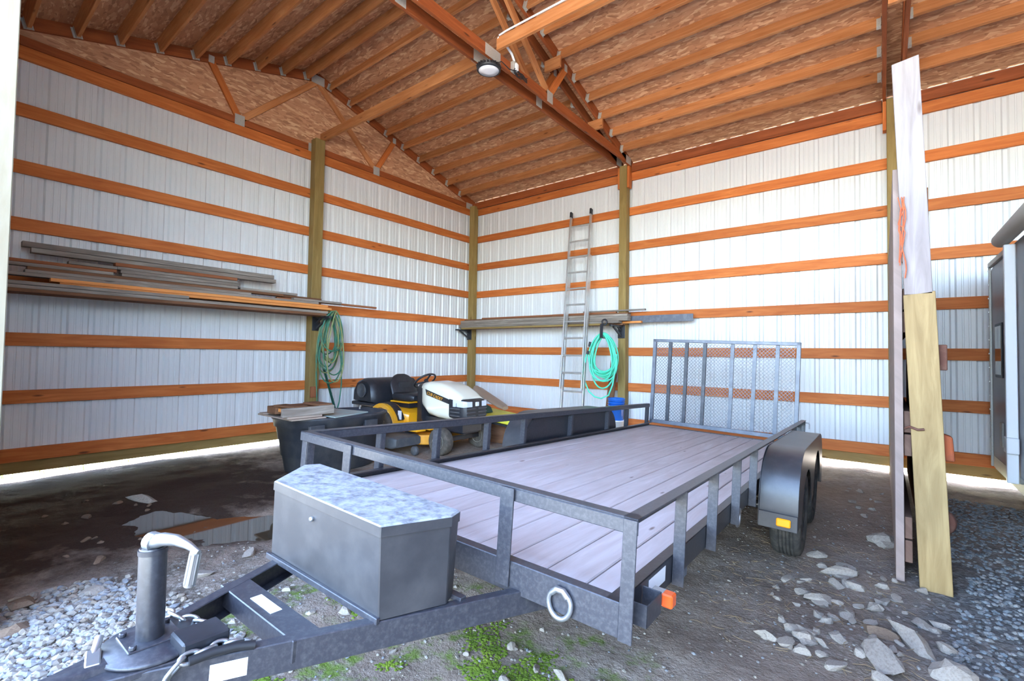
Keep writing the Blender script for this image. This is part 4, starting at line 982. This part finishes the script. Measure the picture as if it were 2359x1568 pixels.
m = MB(); m.tube([(7.27, -3.70, .985), (7.29, -3.725, 1.0), (7.33, -3.73, .985), (7.36, -3.725, .99)], .008, 6); tag(m.build('wire_tie', 'rust'), 'rusty wire tie binding the yellow plank to the partition', 'wire')

# ------------------------------------------------------------------ camper
RX = 8.09
cp = root('camper', (9.2, -3.6, 0), 'grey camper with white awning arm parked beyond the partition', 'camper')
m = MB(); m.prism([(-.50, .27), (-8.6, .27), (-8.6, 2.50), (-.75, 2.50), (-.38, 2.42), (-.38, .45)], RX, RX+2.4, 'x'); body = part(m, 'body', 'rv_grey', None, .02, cp)  # unseen length towards the open front is stretched to block side light
m = MB(); m.box(RX-.02, RX, -.42, -.385, .3, 2.44); m.box(RX-.025, RX+.01, -1.45, -.40, 2.44, 2.49); m.build('corner_trim', 'zinc', cp, None, .004)
m = MB()
for k in range(14): m.box(RX-.026, RX-.02, -.41, -.395, .45+k*.15, .465+k*.15)
m.build('trim_screw', 'galv', cp)
m = MB(); m.box(RX-.012, RX, -1.02, -.66, 1.26, 1.81); wf = m.build('window', 'black_plastic', cp, None, .03)
m = MB(); m.box(RX-.015, RX-.012, -.99, -.69, 1.29, 1.78); m.build('pane', 'glass', wf)
m = MB(); m.box(RX-.02, RX, -1.02, -.90, .58, .82); m.build('vent_cover', 'zinc', cp, None, .01)
m = MB(); m.box(RX-.004, RX, -8.5, -.45, .30, .42); m.build('skirt_trim', 'zinc', cp, None, .004)
m = MB(); m.beam((RX-.045, -1.66, .36), (RX-.045, -1.66, 2.46), .075, .05, (0, 1, 0)); arm = m.build('awning_arm', 'white_paint', cp, 'white awning arm', .008)
m = MB(); m.box(RX-.09, RX-.01, -1.73, -1.59, .62, .76); m.build('arm_bracket', 'white_paint', arm, None, .01)
m = MB(); m.tube([(RX-.07, -1.48, 2.535), (RX-.07, -8.3, 2.535)], .065, 16); m.build('awning_roll', 'awning', cp, 'grey rolled awning')
for y in (-2.6, -3.5): tyre(cp, (RX+.16, y, .36), .36, .22, .2, ('rubber', 'galv'), axis='x')

# ------------------------------------------------------------------ stones, gravel, moss
def stone_mesh(name, seed, mat, sub=2, fl=.6):
    bm = bmesh.new(); bmesh.ops.create_icosphere(bm, subdivisions=sub, radius=1)
    o = Vector((seed*3.7, seed*1.9, seed*5.1))
    for v in bm.verts:
        p = v.co.copy(); k = 1+.5*noise.noise(p*1.1+o)+.14*noise.noise(p*2.6+o)
        v.co = p*k
        for q in range(7):
            nn = Vector((noise.noise(o+Vector((q, 0, 0))), noise.noise(o+Vector((0, q, 3))), noise.noise(o+Vector((5, 0, q))))).normalized()
            d = v.co.dot(nn)-.50
            if d > 0: v.co -= nn*d*.97
        v.co.z *= fl
    me = bpy.data.meshes.new(name); bm.to_mesh(me); bm.free(); me.materials.append(M[mat])
    return me
SM = [stone_mesh('stone', i+1, 'rock') for i in range(7)]; SB = [stone_mesh('stone', i+11, 'rock_brown') for i in range(4)]
rs = random.Random(21)
def rock(x, y, r, label, group=None, brown=False, rot=None, el=1.4, fl=1.):
    me = rs.choice(SB if brown else SM); o = bpy.data.objects.new('rock', me); COL.objects.link(o)
    o.scale = (r*el, r, r*fl); o.rotation_euler = (rs.uniform(-.15, .15), rs.uniform(-.15, .15), rs.uniform(0, 6.28) if rot is None else rot)
    o.location = (x, y, gz(x, y)+r*.16*fl); ORG[o.name] = o.location
    return tag(o, label, 'rock', group)
BIG = [(7.15, -4.78, .115, 'largest pale rock at the bottom of the stony patch'), (7.27, -4.47, .10, 'big angular pale rock up against the largest one'), (7.13, -4.49, .075, 'grey brown rock behind the largest pale rock'),
 (7.40, -4.72, .085, 'pale rock by the gravel edge beside the largest rock'), (6.905, -3.79, .09, 'long flat pale rock lying in front of the trailer tyre'), (7.02, -3.95, .065, 'slanting pale rock just below the long flat one'),
 (7.154, -2.90, .11, 'big grey rock lying against the partition sheet'), (6.777, -3.55, .06, 'round grey rock beside the front trailer tyre'), (6.86, -4.28, .06, 'tall cream rock standing in the middle of the stony patch'),
 (6.84, -4.78, .06, 'white faced rock alone left of the largest pale rock'.replace(' left of', ' near')), (7.00, -4.36, .05, 'blue grey rock between the cream rock and largest rock'), (6.66, -4.10, .045, 'small white wedge rock below the tyre'),
 (1.72, -6.28, .10, 'smooth grey rock sitting in the dark dirt by the gable wall'), (3.80, -6.47, .06, 'pale rock among moss behind the jack handle'), (3.70, -6.15, .06, 'pale rock beside the tool box, by the puddle'),
 (3.42, -7.22, .085, 'brown rock under the pale front post, nearest the gravel edge'.replace('nearest ', 'at ')), (3.75, -7.28, .07, 'dull brown rock beside the gravel heap'), (3.55, -6.95, .06, 'flat pale rock at the dirt side of the gravel heap')]
for x, y, r_, lb in BIG: rock(x, y, r_, lb, 'larger rocks', brown=('brown' in lb), fl=.8)
GRP = [('small stone lying among the rocks in the stony patch by the partition', 'stones of the stony patch', 72, (6.62, 7.42, -5.0, -3.65), (.018, .05), False),
       ('small brown stone scattered on the dark dirt by the gable wall', 'stones on the wet dirt', 16, (1.3, 3.2, -7.0, -6.2), (.015, .04), True),
       ('small pale stone in the dirt under the trailer tongue', 'stones under the tongue', 70, (4.0, 6.5, -6.9, -5.5), (.012, .036), False),
       ('small stone on the dirt beyond the trailer wheels', 'stones near the partition wall', 10, (6.8, 7.15, -2.6, -.6), (.02, .045), False)]
for lb, gp, n_, (xa, xb, ya, yb), (ra, rb), br in GRP:
    for k in range(n_): rock(rs.uniform(xa, xb), rs.uniform(ya, yb), rs.uniform(ra, rb), lb, gp, br)
BASE = []
for s in range(6):
    bm = bmesh.new(); bmesh.ops.create_icosphere(bm, subdivisions=1, radius=1)
    BASE.append(([v.co*(1+.35*noise.noise(v.co*1.3+Vector((s*7, 0, 0)))) for v in bm.verts], [tuple(v.index for v in f.verts) for f in bm.faces])); bm.free()
def scatter(name, n_, pick, rad, mat, label, cat, fl=.6):
    vs = []; fs = []
    for k in range(n_):
        x, y = pick(); r_ = rad(); B, F_ = rs.choice(BASE); a = rs.uniform(0, 6.28); c, s = math.cos(a), math.sin(a); e = rs.uniform(.8, 1.5); b = len(vs); z = gz(x, y)+r_*.2
        for p in B: px, py = p.x*r_*e, p.y*r_; vs.append((x+px*c-py*s, y+px*s+py*c, z+p.z*r_*fl))
        fs += [tuple(b+i for i in f) for f in F_]
    me = bpy.data.meshes.new(name); me.from_pydata(vs, [], fs); me.materials.append(M[mat])
    o = bpy.data.objects.new(name, me); COL.objects.link(o); return tag(o, label, cat, kind='stuff')
def pick_heap():
    while 1:
        x, y = rs.uniform(3.3, 5.6), rs.uniform(-7.6, -6.35)
        d = (y+6.62)*-1+.25*noise.noise(Vector((x*2, y*2, 3)))
        if d > (.25 if x < 4.2 else .1)*rs.random() and (x-4.4)**2/1.3+(y+7.1)**2/.5 < rs.uniform(.5, 1.2): return x, y
scatter('gravel', 4200, pick_heap, lambda: rs.uniform(.008, .026), 'gravel', 'heap of mixed pale gravel under the trailer coupler', 'gravel')
def pick_drive():
    while 1:
        x, y = rs.uniform(7.3, 9.2), rs.uniform(-5.3, -1.0)
        if x > 7.55+.12*noise.noise(Vector((x*3, y*3, 1)))-.12*(y < -3.9) or rs.random() < .05: return x, y
scatter('gravel', 7000, pick_drive, lambda: rs.uniform(.006, .017), 'gravel_blue', 'dark blue grey gravel of the drive beside the camper', 'gravel')
def pick_all(): return rs.uniform(3.4, 7.4), rs.uniform(-7., -2.)
scatter('pebbles', 2600, pick_all, lambda: rs.uniform(.003, .010), 'gravel', 'scattered pebbles pressed into the dirt floor', 'pebbles')
def pick_moss():
    while 1:
        x, y = rs.uniform(4.2, 6.5), rs.uniform(-7.0, -5.6)
        if noise.noise(Vector((x*2.6, y*2.6, 8.)))+.5*noise.noise(Vector((x*7, y*7, 2.))) > .16+.5*rs.random()*rs.random() and (x-5.5)**2/1.0+(y+6.4)**2/.6 < rs.uniform(.4, 1.1): return x, y
scatter('moss', 5200, pick_moss, lambda: rs.uniform(.003, .009), 'moss', 'bright green moss growing on the dirt in front of the trailer', 'moss', .35)
def sticks(name, n_, box_, mat, label, cat, up_=0.):
    m = MB()
    for k in range(n_):
        x, y = rs.uniform(box_[0], box_[1]), rs.uniform(box_[2], box_[3]); a = rs.uniform(0, 6.28); l = rs.uniform(.03, .10); z = gz(x, y)+.006
        if up_:
            l = rs.uniform(.03, .09); m.beam((x, y, z-.01), (x+rs.uniform(-.02, .02), y+rs.uniform(-.02, .02), z+l), .004, .0015, (1, 0, 0))
        else: m.tube([(x, y, z), (x+l*.5*math.cos(a), y+l*.5*math.sin(a), z+.003), (x+l*math.cos(a+.3), y+l*math.sin(a+.3), z)], .0011, 4)
    return tag(m.build(name, mat, fix=False), label, cat, kind='stuff')
sticks('straw', 260, (6.3, 7.3, -5.0, -3.2), 'straw', 'dry straw scattered over the dirt near the trailer wheels', 'straw')
sticks('grass', 500, (-.75, -.1, -7.3, -3.9), 'grass', 'green grass growing outside along the gable wall gap', 'grass', 1.)
sticks('grass', 260, (7.85, 8.7, .12, .55), 'grass', 'green grass growing outside under the ladder wall beside the camper', 'grass', 1.)
print('objects', len(bpy.data.objects))
